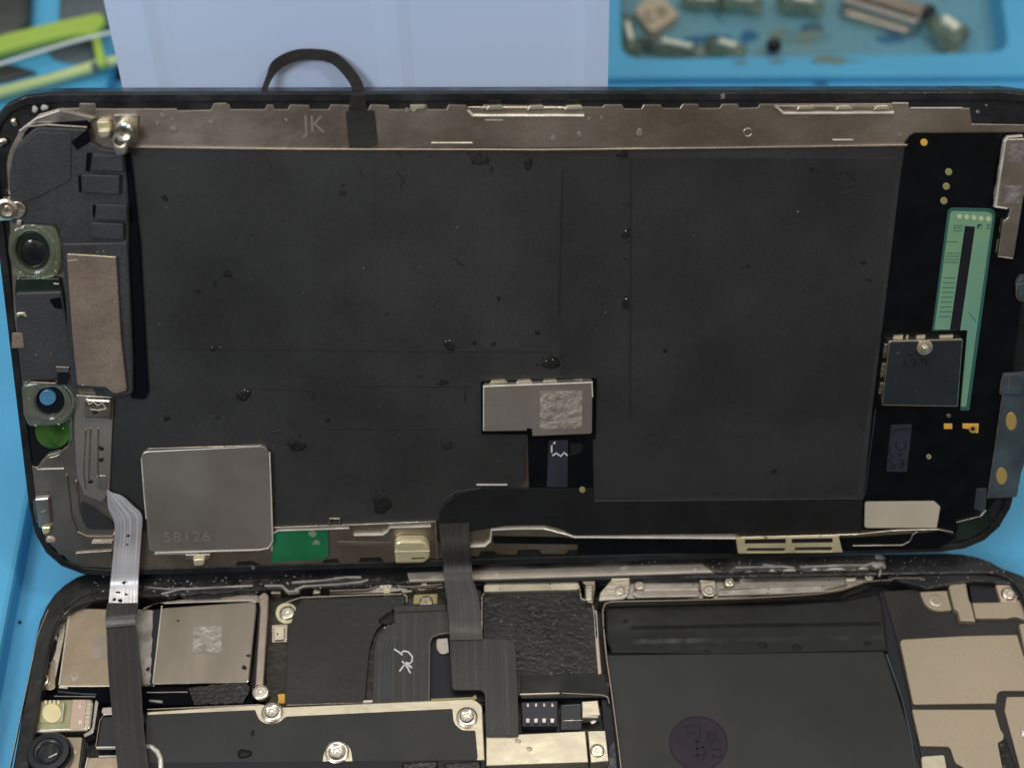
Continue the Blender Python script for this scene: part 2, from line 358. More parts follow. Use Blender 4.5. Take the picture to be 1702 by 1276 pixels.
def ribbon(name, fr, secs, thick, m, parent=None, cols=8, sub=6, label=None, bow=0.0):
    """secs: ((xl,yl),(xr,yr),frame,h) ; left and right edge as photo points on a real plane"""
    P = []
    for (l, r_, g, h) in secs:
        a = g.world((*g.px(*l, h), h)); b = g.world((*g.px(*r_, h), h)); P.append((a, b))
    def cr(p, t):
        return 0.5 * ((2 * p[1]) + (-p[0] + p[2]) * t + (2 * p[0] - 5 * p[1] + 4 * p[2] - p[3]) * t * t + (-p[0] + 3 * p[1] - 3 * p[2] + p[3]) * t ** 3)
    rows = []
    for i in range(len(P) - 1):
        q = [P[max(0, i - 1)], P[i], P[i + 1], P[min(len(P) - 1, i + 2)]]
        for k in range(sub + (1 if i == len(P) - 2 else 0)):
            t = k / sub; rows.append((cr([z[0] for z in q], t), cr([z[1] for z in q], t)))
    v = []; f = []; uv = []; nr = len(rows)
    for side in (0, 1):
        for i, (a, b) in enumerate(rows):
            a2, b2 = rows[min(nr - 1, i + 1)]; a0, b0 = rows[max(0, i - 1)]
            nn = (b - a).cross((a2 + b2) - (a0 + b0)).normalized()
            for c in range(cols + 1):
                u = c / cols; p = a.lerp(b, u) + nn * (bow * 4 * u * (1 - u)) - nn * thick * side
                v.append(fr.loc(p)); uv.append((u, i / nr))
    W = cols + 1; O = nr * W
    for i in range(nr - 1):
        for c in range(cols):
            A = i * W + c; f.append((A, A + 1, A + W + 1, A + W)); f.append((O + A + W, O + A + W + 1, O + A + 1, O + A))
        f.append((i * W, (i + 1) * W, O + (i + 1) * W, O + i * W)); A = i * W + cols; f.append((A + W, A, O + A, O + A + W))
    f.append(tuple(list(range(0, W)) + [O + c for c in range(W - 1, -1, -1)])); b = (nr - 1) * W
    f.append(tuple([b + c for c in range(W - 1, -1, -1)] + [O + b + c for c in range(W)]))
    o = link(name, v, f, m, fr.root if parent is None else parent, label, smooth=True, uv=uv)
    mod = o.modifiers.new('edges', 'EDGE_SPLIT'); mod.split_angle = R(60); return o
def text(name, fr, s, x, y, size_px, h, m, parent=None, rot=0.0, sx=1.0, label=None, thick=.0003):
    cu = bpy.data.curves.new(name, 'FONT'); cu.body = s; cu.size = size_px * S * 1.35; cu.align_x = 'CENTER'; cu.align_y = 'CENTER'; cu.extrude = thick
    t = bpy.data.objects.new('t', cu); col.objects.link(t); bpy.context.view_layer.update()
    me = bpy.data.meshes.new_from_object(t.evaluated_get(bpy.context.evaluated_depsgraph_get())); bpy.data.objects.remove(t)
    cx, cy = fr.px(x, y, h); c, sn = math.cos(rot), math.sin(rot)
    for q in me.vertices:
        X, Y = q.co.x * sx, q.co.y; q.co = (cx + X * c - Y * sn, cy + X * sn + Y * c, h + q.co.z)
    me.materials.clear(); me.materials.append(M[m]); me.name = name
    o = bpy.data.objects.new(name, me); col.objects.link(o); o.parent = fr.root if parent is None else parent
    if label: o['label'] = label
    return o
def stroke(name, fr, strokes, wd, h, m, parent=None, label=None):
    if name == 'clip_outline' and len(strokes) > 1:
        for s_ in strokes: stroke(name, fr, [s_], wd, h, m, parent, label)
        return
    v = []; f = []
    for pts in strokes:
        lp = [fr.px(x, y, h) for x, y in line_pts(pts, wd)]; a, b = slab_mesh([lp], h - .0004, h, 0); o = len(v); v += a; f += [tuple(k + o for k in q) for q in b]
    return link(name, v, f, m, fr.root if parent is None else parent, label)
def tube(name, fr, pts, r, m, parent=None, n=12, caps=True, label=None, rlist=None, cyc=False):
    """pts in the frame's own coordinates"""
    v = []; f = []; P = [Vector(p) for p in pts]; k = len(P)
    up = Vector((0, 0, 1))
    for i, p in enumerate(P):
        d = (P[min(k - 1, i + 1)] - P[max(0, i - 1)]).normalized(); s = d.cross(up)
        if s.length < .01: s = d.cross(Vector((0, 1, 0)))
        s.normalize(); t = s.cross(d); rr = rlist[i] if rlist else r
        for j in range(n):
            a = 2 * math.pi * j / n; v.append(p + s * rr * math.cos(a) + t * rr * math.sin(a))
    for i in range(k - 1):
        for j in range(n): q = (j + 1) % n; f.append((i * n + j, (i + 1) * n + j, (i + 1) * n + q, i * n + q))
    f.append(tuple(range(n))); f.append(tuple(range((k - 1) * n, k * n))[::-1])
    return link(name, v, f, m, parent, label, smooth=True)
# ------------------------------------------------------------------ helpers for things of one mesh
def settle(o, label, cat, group=None, kind=None):
    me = o.data; c = Vector((0, 0, 0))
    if kind != 'structure':
        xs = [v.co for v in me.vertices]; c = sum(xs, Vector()) / len(xs); c.z = min(v.z for v in xs)
        for v in me.vertices: v.co -= c
        o.location = c
    if kind: o['kind'] = kind
    if label: o['label'] = label
    if cat: o['category'] = cat
    if group: o['group'] = group
    return o
# ------------------------------------------------------------------ setting: bench and blue silicone mat
tb = link('bench_top', [(-6, -6, -.16), (7, -6, -.16), (7, 9, -.16), (-6, 9, -.16)], [(0, 1, 2, 3)], 'table', None)
tb['kind'] = 'structure'
MAT = Frame((0.7, 0.2, -.12), I3)
MAT.root = root('silicone_mat', MAT, 'blue silicone repair mat with a moulded parts tray, under the opened phone', 'work mat')
def mz(z): return z + .12
def WL(x, y, z):                                    # photo point on a level plane, in the mat's own coordinates
    a = WF.px(x, y, z); return (a[0] - .7, a[1] - .2)
tray = [WL(1034, 97, .02), WL(1678, 86, .02), WL(1640, -190, .02), WL(1030, -190, .02)]
tray_r = [(p[0], p[1], .05) for p in tray]
yb = WL(1300, 127, .02)[1]; gx = WL(14, 990, .05)[0]
def xy(l): return [(a, b) for a, b in l]
poly('mat_sheet', MAT, [(-3, -1.25), (3.4, -1.25), (3.4, yb + .02), (-3, yb + .02)], 0, mz(0), 'mat_blue', bev=0, conv=False)
poly('rear_panel', MAT, [(gx + .03, yb, .03), (3.4, yb, .03), (3.4, 4), (gx + .03, 4)], 0.001, mz(.02), 'mat_blue', bev=.006, conv=False, holes=[tray_r])
poly('side_panel', MAT, [(-3, -1.25), (gx, -1.25), (gx, 4), (-3, 4)], mz(0), mz(.04), 'mat_blue', bev=.008, conv=False)
poly('tray_floor', MAT, [(p[0] + dx, p[1] + dy) for p, dx, dy in zip(tray, (-.05, .05, .05, -.05), (-.05, -.05, .05, .05))], 0, mz(-.055), 'tray_blue', bev=0, conv=False)
rl = WL(1300, 143, .0)[1]
poly('moulded_ridge', MAT, [(gx + .1, rl - .012), (3.4, rl - .012), (3.4, rl + .004), (gx + .1, rl + .004)], mz(0), mz(.005), 'mat_blue', bev=.003, conv=False)
# stains on the mat
def stain(x, y, rx, ry, z, m, seed, h=.0012):
    rnd = random.Random(seed); pts = []
    for k in range(22):
        a = 2 * math.pi * k / 22; q = rnd.uniform(.55, 1.15); pts.append(WL(x + rx * q * math.cos(a), y + ry * q * math.sin(a), z))
    o = poly('stain', MAT, pts, mz(z) - .001, mz(z) + h, m, bev=0, conv=False); return o
stain(1385, 101, 45, 6, .02, 'stain', 2); stain(1230, 104, 12, 4, .02, 'stain', 5); stain(1290, 103, 18, 4, .02, 'stain', 7)
stain(1180, 66, 45, 8, -.055, 'stain_blue', 3); stain(1245, 62, 22, 10, -.055, 'stain_blue', 4); stain(1480, 66, 30, 8, -.055, 'stain_blue', 9)
stain(1560, 40, 20, 7, -.055, 'stain', 8); stain(1330, 62, 60, 14, -.055, 'stain', 18)
stain(33, 1034, 4, 3, 0, 'ink', 11); stain(1365, 138, 14, 3, 0.012, 'stain_blue', 12)
# ------------------------------------------------------------------ tray contents and things behind
rt = random.Random(41)
crumbs('tray_dirt', MAT, [(rt.uniform(1045, 1640), rt.choice((rt.uniform(2, 88), rt.uniform(45, 88))), mz(-.055), rt.uniform(1, 5)) for k in range(130)], 'stain_blue', seed=42)
crumbs('tray_crumbs', MAT, [(rt.uniform(1045, 1640), rt.uniform(2, 88), mz(-.055), rt.uniform(1, 3.5)) for k in range(60)], 'pale_plastic_and_glint', seed=43)
crumbs('ledge_dirt', MAT, [(rt.gauss(1370, 60), rt.gauss(102, 5), mz(.02), rt.uniform(1, 3)) for k in range(60)], 'stain', seed=44)
def T(z): return lambda x, y: (*WF.px(x, y, z), z)
t0 = T(-.02)
chip = poly('chip', WF, [(1070, -2, 4), (1103, -5, 4), (1130, 24, 5), (1087, 52, 6), (1080, 50, 4), (1054, 17, 4)], -.054, -.03, 'beige', bev=.003)
xs = [v.co.copy() for v in chip.data.vertices]; settle(chip, 'beige square chip marked CD lying in the blue tray', 'chip')
def chip_mark(pts):
    t = stroke('marking', WF, [pts], 4.5, -.0294, 'beige_ink', parent=chip)
    for v in t.data.vertices: v.co -= chip.location
chip_mark([(1083, 22), (1077, 21), (1072, 27), (1074, 34), (1081, 36), (1088, 32)]); chip_mark([(1091, 17), (1098, 14), (1105, 17), (1106, 24), (1099, 28), (1092, 20)])
def rod(name, a, b, r, z, m, label, cat, group=None, waist=None):
    A = Vector(T(z)(*a)); B = Vector(T(z)(*b)); A.z = B.z = z; k = 17; P = [A.lerp(B, i / (k - 1)) for i in range(k)]; rq = random.Random(int(a[0] + a[1])); r *= .85
    rr = [r * (waist[i // 2] if waist else 1) * rq.uniform(.78, 1.12) for i in range(k)]
    o = tube(name, WF, P, r, m, None, rlist=rr); settle(o, label, cat, group)
    P2 = [q + Vector((0, -.2 * r, r * .92)) - o.location for q in P[5:-4]]; s = tube('painted_highlight', WF, P2, r * .34, 'pale_plastic_and_glint', o); return o  # pale inner tube painted in as the highlight along the rod
G = 'clear plastic tubes in the tray'
W1 = [.6, 1, 1, .8, .8, 1.05, 1, 1, .55]; W2 = [.5, .95, 1.1, 1.1, .8, .8, 1, .9, .4]
rod('clear_tube', (1036, 28), (1052, 92), .022, -.03, 'olive_glass', 'upright olive clear tube in the left corner of the tray', 'tube', G, W1)
rod('clear_tube', (1062, 68), (1178, 92), .020, -.035, 'olive_glass', 'clear plastic tube lying along the front left of the tray below the beige chip', 'tube', G, W2)
rod('clear_tube', (1172, 72), (1238, 92), .024, -.03, 'olive_glass', 'short clear tube at the tray front, just left of the small black bead', 'tube', G, W1)
rod('clear_tube', (1130, 2), (1205, 6), .018, -.035, 'olive_glass', 'clear tube at the top of the tray beside the beige chip', 'tube', G, W2)
rod('clear_tube', (1190, 0), (1268, 9), .020, -.03, 'olive_glass', 'bright streaked clear tube at the top middle of the tray', 'tube', G, W1)
rod('clear_tube', (1290, 2), (1370, 14), .022, -.03, 'olive_glass', 'clear tube at the top of the tray left of the metal connector', 'tube', G, W2)
rod('clear_tube', (1545, 34), (1600, 74), .036, -.02, 'olive_glass', 'fat cloudy olive tube at the right of the tray', 'tube', G, [.4, .7, .7, .9, 1, 1.1, 1.1, 1, .6])
for x, y, rr, m, lb in ((1284, 86, .016, 'bead', 'small black bead at the front of the tray'), (1489, 40, .012, 'beige', 'tiny tan bead under the metal connector in the tray'), (1540, 30, .016, 'bead', 'small black bead beside the fat olive tube')):
    p = Vector(T(-.045)(x, y)); o = tube('bead', WF, [p + Vector((rr * math.cos(a), 0, rr * (1 + math.sin(a) * 0))) for a in (math.pi, 2.6, 2.1, 1.57, 1.0, .5, 0)], rr, m, None, rlist=[rr * .12, rr * .6, rr * .9, rr, rr * .9, rr * .6, rr * .12])
    settle(o, lb, 'bead')
p0 = WF.px(1470, 12, -.02)
CF = Frame((p0[0], p0[1], -.055), Matrix.Rotation(R(-27), 3, 'Z'))
CF.root = root('metal_connector', CF, 'dark metal connector block lying slanted in the tray', 'connector')
poly('shell', CF, [(-.085, -.030, .006), (.08, -.030, .006), (.08, .036, .006), (-.085, .036, .006)], 0, .045, 'dark_metal', bev=.004, conv=False)
poly('insert', CF, [(-.078, -.02), (.072, -.02), (.072, -.006), (-.078, -.006)], .04, .0465, 'tool_grey', bev=.001, conv=False)
poly('side_rail', CF, [(-.075, -.04, .003), (.065, -.04, .003), (.065, -.031, .003), (-.075, -.031, .003)], 0, .022, 'nickel', bev=.003, conv=False)
# lime green clamp frame, clear cable and dark tools at the upper left
def lay(name, pts, z0, z1, m, label, cat, bev=.004, holes=(), parent=None):
    o = poly(name, WF, pts, z0, z1, m, parent, bev=bev, holes=holes); return settle(o, label, cat) if label else o
lay('dark_tool', [(-60, -60), (52, -60), (47, 30), (30, 54), (-60, 62)], .031, .07, 'tool_grey', 'dark grey tool handle lying behind the lime frame at the far left', 'tool', .012)
lay('dark_tool', [(100, -60), (186, -60), (186, 40), (95, 40)], .031, .06, 'tool_slate', 'slate grey tool body between the blue mat strip and the pale box', 'tool', .012)
lay('dark_disc', circ(122, 78, 46, 26), .031, .045, 'tool_slate', 'dark round cap lying inside the lime frame', 'cap', .004)
lay('dark_tool', [(-50, 95), (30, 108), (60, 118), (10, 132), (-50, 140)], .031, .05, 'tool_grey', 'dark tool tip showing between the lower lime bar and the clear cable', 'tool', .006)
LF = Frame((WF.px(100, 80, .05)[0], WF.px(100, 80, .05)[1], .03), I3)
LF.root = root('clamp_frame', LF, 'lime green plastic clamp frame lying at the upper left beside the pale box', 'clamp')
poly('upper_bar', LF, [(-60, 72), (90, 35), (163, 20, 6), (172, 24, 6), (176, 34, 6), (166, 46, 6), (152, 54), (120, 55, 10), (70, 66), (-60, 102)], .040, .055, 'lime', bev=.005)
poly('cross_bar', LF, [(150, 50), (164, 48), (177, 104, 6), (162, 110, 6)], .036, .048, 'lime', bev=.004)
poly('lower_bar', LF, [(-60, 156), (80, 122), (160, 97), (200, 88), (200, 98), (150, 114), (-60, 172)], .028, .040, 'lime_pale', bev=.005)
poly('pin', LF, [(150, 103, 2), (162, 101, 2), (164, 111, 2), (152, 113, 2)], .036, .046, 'tool_slate', bev=.003)
pts = [Vector(T(.10)(x, y)) for x, y in ((-60, 122), (0, 107), (60, 88), (120, 70), (185, 54), (230, 44))]
o = tube('clear_cable', WF, pts, .0035, 'clear_cable', None); settle(o, 'thin pale cable crossing over the lime green frame', 'cable')
# pale box that the screen leans on
bl = R(17); ytop = SF.world((0.5, .70, -.032))
BXF = Frame((0.5, ytop.y - ytop.z * math.tan(bl) + .004, 0), Matrix((Vector((1, 0, 0)), Vector((0, math.sin(bl), math.cos(bl))), Vector((0, -math.cos(bl), math.sin(bl))))).transposed())
bx = lambda x, y: BXF.px(x, y, 0)
tl, bl_, tr, br_ = bx(172, 0), bx(205, 152), bx(1013, 0), bx(1010, 155)
def ext(a, b, v): t = (v - a[1]) / (b[1] - a[1]); return (a[0] + (b[0] - a[0]) * t, v)
front = [ext(tl, bl_, 0.0), ext(tr, br_, 0.0), ext(tr, br_, 1.05), ext(tl, bl_, 1.05)]
fv = []; ff = []; nc = 40
creases = [(-.30, .004), (.02, .003), (.12, .0025)]
rows = [0, .35, .7, 1.05]
for side in (0, 1):
    for r_ in rows:
        a = ext(tl, bl_, r_); b = ext(tr, br_, r_)
        for c in range(nc + 1):
            u = c / nc; x = a[0] + (b[0] - a[0]) * u; h = 0
            for q, amp in ((.065, .006), (.56, .0045), (.95, .003)): h += amp * math.exp(-((u - q - .01 * r_) / .022) ** 2)
            wpt = BXF.world((x, r_, h))
            if side: wpt = Vector((wpt.x, .72 + .02 * r_, max(0.0, wpt.z) if r_ else 0))
            fv.append(wpt)
        fv[-1] = fv[-1]
Wn = nc + 1; On = len(rows) * Wn
for i in range(len(rows) - 1):
    for c in range(nc):
        A = i * Wn + c; ff.append((A, A + 1, A + Wn + 1, A + Wn)); ff.append((On + A + Wn, On + A + Wn + 1, On + A + 1, On + A))
    ff.append((i * Wn, (i + 1) * Wn, On + (i + 1) * Wn, On + i * Wn)); A = i * Wn + nc; ff.append((A + Wn, A, On + A, On + A + Wn))
ff.append(tuple(list(range(Wn - 1, -1, -1)) + [On + c for c in range(Wn)])); b = (len(rows) - 1) * Wn
ff.append(tuple([b + c for c in range(Wn)] + [On + b + c for c in range(Wn - 1, -1, -1)]))
bxo = link('pale_box', fv, ff, 'box_white', None); settle(bxo, 'pale lavender white box standing behind the screen, holding it up', 'box')
# ================================================================== SCREEN ASSEMBLY
SF.root = root('phone_display', SF, 'opened phone screen showing its black inner side, leaning on the pale box', 'phone screen')
P = SF.px
outer = [(-34, 154, 118), (1789, 150, 118), (1673, 913, 112), (62, 959, 118)]
poly('bezel', SF, outer, -.028, 0, 'frame_black', bev=.004)
lip = [SF.px(x, y, 0) for x, y in rounded(outer)]
if area2(lip) < 0: lip = lip[::-1]
lin = inset(lip, .012)
fr_ = poly('rim_lip', SF, inset(lip, .0012), .0002, .0045, 'frame_black', bev=.0015, conv=False, holes=[lin])
poly('front_glass', SF, [(p[0], p[1]) for p in inset(lip, .003)], -.036, -.0281, 'glass_dark', bev=.003, conv=False)
rnd = random.Random(5)
# mid plate with crenellated upper and lower edges
top = [(14, 330), (10, 262, 20), (34, 214, 10), (66, 190), (98, 181), (131, 180), (132, 172), (158, 172), (161, 181), (294, 181), (296, 184), (350, 183), (355, 172), (376, 171)]
x = 376
for a, b in ((382, 440), (455, 478), (514, 546), (582, 612), (646, 680), (710, 742), (775, 800)):
    top += [(a, 175), (a + 2, 182), (b, 182), (b + 4, 174)]
top += [(1001, 178), (1006, 174), (1034, 174), (1038, 181), (1066, 181), (1070, 174), (1098, 174), (1102, 180), (1130, 180), (1135, 173), (1160, 173), (1164, 180), (1196, 180), (1200, 173), (1226, 173), (1230, 180), (1260, 179), (1263, 173), (1510, 172), (1512, 180), (1612, 180), (1616, 206), (1735, 208), (1735, 300)]
bot = [(1720, 300), (1600, 860), (1560, 884), (1230, 905), (1060, 910), (1020, 912), (945, 914), (940, 921), (900, 920), (895, 913), (862, 914), (858, 922), (826, 921), (822, 916), (800, 916), (796, 924), (700, 930), (640, 934), (632, 926), (600, 927), (596, 935), (566, 936), (560, 928), (540, 930), (536, 938), (440, 941), (420, 932), (395, 933), (390, 943), (330, 944), (240, 946), (125, 941), (112, 930), (107, 923), (98, 922), (92, 912), (84, 906), (80, 895), (72, 890), (66, 878), (60, 872), (52, 820), (42, 780), (30, 690)]
hole_w = [(44, 640), (112, 636), (121, 700), (118, 735, 22), (70, 752, 14), (60, 778, 8), (50, 772)]
poly('mid_plate', SF, top + bot, .0002, .003, 'rail_metal', bev=.0008, holes=[[(41, 690), (116, 688), (122, 740, 20), (96, 757, 10), (72, 762, 8), (62, 778, 6), (50, 772, 4)]])
# dark well seen through the plate
poly('window_well', SF, [(38, 686), (120, 684), (126, 742), (66, 784), (46, 778)], .0003, .0006, 'glass_dark', bev=0)
line('window_lip', SF, [(117, 690), (119, 725), (114, 742), (100, 753), (80, 758), (70, 768), (64, 778)], 5, .002, .0055, 'nickel')
line('window_lip', SF, [(62, 780), (106, 779)], 2.5, .002, .0045, 'edge_metal')
disc('sensor_filter', SF, 88, 717, 30, .001, .004, 'leaf_glass', ry=29, bev=.0015)
# graphite heat sheet and film edges
gs = [(208, 247), (1507, 245), (1500, 300), (1470, 560), (1436, 830, 6), (986, 833), (985, 728), (880, 722), (874, 728), (872, 800, 4), (866, 808, 4), (800, 812), (756, 822, 14), (735, 846, 10), (728, 868), (455, 876), (240, 882), (192, 876, 6), (182, 830), (187, 700), (150, 640), (150, 400)]
gsheet = poly('graphite_sheet', SF, jag(gs, .8, 26, 4, edges=(0, 1)), .0031, .0052, 'graphite', bev=.0004)
poly('graphite_film', SF, [(937, 262), (1488, 262), (1458, 560), (1424, 822, 6), (990, 826, 4), (985, 630), (930, 630)], .0052, .0056, 'graphite_film', bev=.0003, parent=gsheet)
for pts, wd in ((((935, 285), (932, 400), (929, 520)), 2.2), (((400, 645), (520, 649)), 2), (((585, 640), (775, 643), (772, 668)), 2.2), (((540, 712), (732, 713)), 1.8), (((1049, 262), (1047, 700)), 3.4), (((240, 578), (700, 584), (930, 585)), 1.6), (((520, 649), (520, 664)), 1.5)):
    line('film_crease', SF, list(pts), wd, .0050, .0061, 'crease', parent=gsheet)
line('rail_edge', SF, [(205, 245), (500, 249), (900, 250), (1200, 247), (1508, 242)], 4.2, .003, .0072, 'rail_metal')
# tar and dirt spots on the sheet
spots = [(916, 603, 20, 11), (878, 272, 6, 13), (1041, 388, 9, 12), (1041, 503, 8, 17), (990, 546, 6, 7), (747, 575, 10, 9), (405, 657, 12, 12), (492, 740, 16, 12), (635, 838, 21, 17), (377, 456, 7, 7), (357, 472, 4, 4), (1105, 583, 5, 5), (1435, 437, 5, 5), (736, 636, 8, 6), (274, 329, 5, 5), (829, 497, 3, 3), (568, 320, 6, 6), (277, 695, 5, 6), (544, 698, 4, 4), (1286, 783, 8, 4), (1045, 340, 9, 8), (795, 264, 17, 10), (1035, 257, 9, 7), (893, 552, 4, 4), (356, 578, 9, 4), (742, 740, 11, 8), (1404, 292, 22, 6), (1040, 430, 4, 3), (328, 484, 4, 3), (788, 570, 4, 4), (820, 571, 4, 4), (1432, 706, 4, 3)]
for i, (x, y, a, b) in enumerate(spots):
    faint = (x, y) in ((1045, 340), (795, 264), (742, 740), (568, 320), (1404, 292), (990, 546))
    blob('residue_spot', SF, x, y, a * .85, .0055, 'crease' if faint else 'tar', parent=gsheet, flat=.02 if faint else .06, ry=b * .85)
rs = random.Random(77); cr = []; gl = []
for (x, y, a, b) in spots:
    for k in range(int(a * 1.4)):
        t_ = rs.uniform(0, 6.28); q = rs.uniform(.5, 1.35); cr.append((x + a * q * math.cos(t_), y + b * q * math.sin(t_), .0058, rs.uniform(.8, 2.2)))
for x, y in ((741, 567), (747, 566), (402, 650), (407, 648), (412, 650), (352, 577), (366, 577), (918, 598), (908, 600), (1041, 497), (1040, 384)): gl.append((x, y, .0068, rs.uniform(.8, 1.5)))
crumbs('stain_crumbs', SF, cr, 'tar', parent=gsheet, seed=31); crumbs('painted_glints', SF, gl, 'pale_plastic_and_glint', parent=gsheet, seed=32)  # the pale crumbs are painted highlights on the tar spots
sp = []
for k in range(260):
    x = rnd.uniform(250, 1430); y = rnd.uniform(258, 815); sp.append((x, y, .0056, rnd.choice((.7, .9, 1.2, 1.6))))
crumbs('dirt_specks', SF, [s for s in sp if not (790 < s[0] < 995 and s[1] > 620) and not (s[0] < 460 and s[1] > 735) and not (s[0] > 725 and s[1] > 800)], 'tar', parent=gsheet, seed=8)
crumbs('pale_specks', SF, [(rnd.uniform(250, 1430), rnd.uniform(258, 800), .0058, rnd.uniform(.4, .8)) for k in range(40)] + [(1326, 352, .0058, 1.6), (1006, 519, .0058, 1.4), (604, 446, .0058, .9)], 'dust', parent=gsheet, seed=9)
for pts in ([(1380, 300), (1400, 310), (1425, 306)], [(1395, 322), (1420, 318), (1440, 326)], [(660, 250), (668, 262)], [(598, 284), (604, 296)], [(660, 286), (672, 300), (664, 312)], [(756, 430), (772, 444)], [(1128, 660), (1140, 668)], [(450, 720), (470, 716)]):
    line('scuff', SF, pts, 3, .0050, .0059, 'crease', parent=gsheet)
# rail details
text('etched_letters', SF, 'JK', 522, 208, 27, .0033, 'etch_line', thick=.0002)
poly('black_tape', SF, [(574, 185, 3), (622, 183, 5), (628, 243, 6), (580, 248, 5)], .003, .0050, 'sticker_black', bev=.0006)
poly('black_tape', SF, [(583, 158), (606, 158), (611, 184), (579, 184)], .004, .0056, 'sticker_black', bev=.0006)
lp = []
loopc = [((431, 158), (441, 158)), ((442, 128), (452, 132)), ((453, 102), (468, 114)), ((485, 85), (492, 103)), ((520, 82), (521, 100)), ((556, 88), (550, 106)), ((585, 112), (570, 124)), ((602, 138), (583, 143)), ((608, 160), (588, 160))]
AF = Frame(SF.world((0, .70, -.012)), SF.r); AF.root = SF.root
ribbon('pull_tab', SF, [(a, b, AF, -.004 * math.sin(i * .4)) for i, (a, b) in enumerate(loopc)], .003, 'sticker_black', cols=4)
for pts, wd, m in ((((778, 184), (786, 193), (971, 193)), 4, 'edge_metal'), (((778, 179), (968, 180)), 3, 'nickel'), (((806, 200), (836, 200)), 2, 'edge_metal'), (((717, 238), (785, 238)), 2, 'edge_metal'), (((1291, 178), (1303, 189), (1486, 188)), 4, 'edge_metal'), (((1293, 177), (1484, 178)), 3.5, 'nickel'), (((1320, 196), (1345, 196)), 2, 'nickel'), (((1384, 233), (1418, 233)), 2, 'edge_metal'), (((1514, 180), (1600, 180)), 2, 'edge_metal'), (((1483, 172), (1510, 172)), 1.6, 'edge_metal')):
    line('rail_clip', SF, list(pts), wd, .0028, .0088 if wd > 3 else .005, m)
for a, b in ((808, 838), (876, 906), (938, 970), (1324, 1355), (1389, 1418), (1452, 1480)):
    poly('clip_tab', SF, [(a, 183), (a + 4, 176, 2), (b - 4, 175, 2), (b, 182)], .003, .010, 'cream_metal', bev=.001)
poly('clip_tab', SF, [(681, 175, 2), (708, 174, 2), (706, 181), (694, 182), (688, 188), (684, 184)], .003, .007, 'cream_metal', bev=.0008)
disc('rivet', SF, 1243, 221, 8, .0028, .0042, 'nickel', holes=[circ(1243, 221, 5)], bev=.0006)
# --- right hand black flex board
bd = [(1512, 226, 4), (1521, 221), (1735, 220), (1720, 330), (1690, 560), (1655, 835, 20), (1622, 868, 10), (1585, 884, 6), (1432, 881), (1435, 834), (1450, 680), (1470, 520), (1496, 300), (1506, 234)]
board = poly('flex_board', SF, bd, .0033, .0062, 'board_black', bev=.0004)
poly('connector_board', SF, [(877, 722), (985, 722), (987, 834), (880, 834)], .0033, .0060, 'board_black', bev=.0004)
cab = [(728, 900), (727, 862, 10), (738, 838, 14), (760, 820, 12), (800, 811), (985, 812), (988, 832), (1433, 832), (1432, 883), (1230, 887), (952, 890, 10), (935, 880, 14), (905, 873), (840, 874), (815, 878, 4), (780, 884), (782, 900)]
poly('display_cable', SF, cab, .0035, .0068, 'cable_black', bev=.0005)
line('film_edge', SF, [(988, 833), (1200, 831), (1430, 829), (1438, 820), (1470, 565)], 1.4, .0058, .0075, 'housing')
line('film_edge', SF, [(792, 806), (843, 806)], 2.2, .0058, .0082, 'edge_metal')
line('film_edge', SF, [(875, 728), (873, 800), (866, 807)], 1.4, .005, .0072, 'housing')
line('film_edge', SF, [(730, 866), (728, 850), (737, 832), (757, 818), (800, 811)], 1.6, .006, .0076, 'housing')
disc('contact_pad', SF, 1536, 237, 6, .006, .0070, 'orange'); 
for x, y in ((1577, 286), (1573, 310), (1569, 334)): disc('contact_pad', SF, x, y, 6, .006, .0070, 'dull_gold')
disc('contact_pad', SF, 1544, 759, 4, .006, .0072, 'cream_metal', holes=[circ(1544, 759, 1.4, n=10)], bev=.0003)
disc('contact_pad', SF, 968, 814, 5, .0066, .0078, 'dull_gold')
poly('contact_pad', SF, [(1569, 704, 1), (1583, 704, 1), (1583, 713, 1), (1569, 713, 1)], .006, .0072, 'orange')
poly('contact_pad', SF, [(1600, 704, 1), (1627, 704, 1), (1626, 720, 1), (1618, 719), (1610, 713), (1600, 712, 1)], .006, .0072, 'orange')
disc('contact_ring', SF, 1617, 713, 6.5, .0072, .0082, 'gold', holes=[circ(1617, 713, 4.2, n=14)], bev=.0003); disc('contact_hole', SF, 1617, 713, 3.2, .0070, .0076, 'ink', bev=0)
disc('component', SF, 1577, 691, 4, .006, .0085, 'nickel', ry=3)
# green masked strip
me_ = [(1576, 345, 10), (1656, 347, 13), (1611, 682, 3), (1587, 682, 3), (1603, 552), (1549, 551, 3)]
poly('mask_border', SF, me_, .0060, .0067, 'mask_edge', bev=.0002)
gm = [(1580, 351, 8), (1651, 353, 10), (1606, 676, 2), (1591, 676, 2), (1608, 549), (1596, 549), (1621, 377), (1604, 376), (1579, 548), (1553, 548, 2)]
ms = poly('green_strip', SF, gm, .0060, .0076, 'mask_green', bev=.0004)
poly('strip_slot', SF, [(1604, 376), (1621, 377), (1596, 549), (1579, 548)], .0060, .0070, 'ink', bev=0, parent=ms)
for k in range(5): disc('test_pad', SF, 1595 + 12 * k, 360 + k * 1.1, 4.2, .0074, .0082, 'pale_pad', parent=ms, bev=.0002)
marks = [[(1587, 375), (1601, 375)], [(1587, 375), (1586, 384), (1600, 384)], [(1588, 379), (1600, 379)], [(1640, 374), (1647, 374)], [(1643, 374), (1642, 380)], [(1639, 380), (1646, 380)], [(1625, 373), (1632, 373), (1631, 380), (1624, 380), (1625, 373)]]
for k in range(4): marks.append([(1572 - k * 1, 421 + k * 5), (1596 - k * 1, 421 + k * 5)])
for k in range(9): marks.append([(1568 - k * .9, 462 + k * 8), (1588 - k * 1, 462 + k * 8)])
marks += [[(1570, 402), (1592, 402)], [(1611, 520), (1622, 534)]]
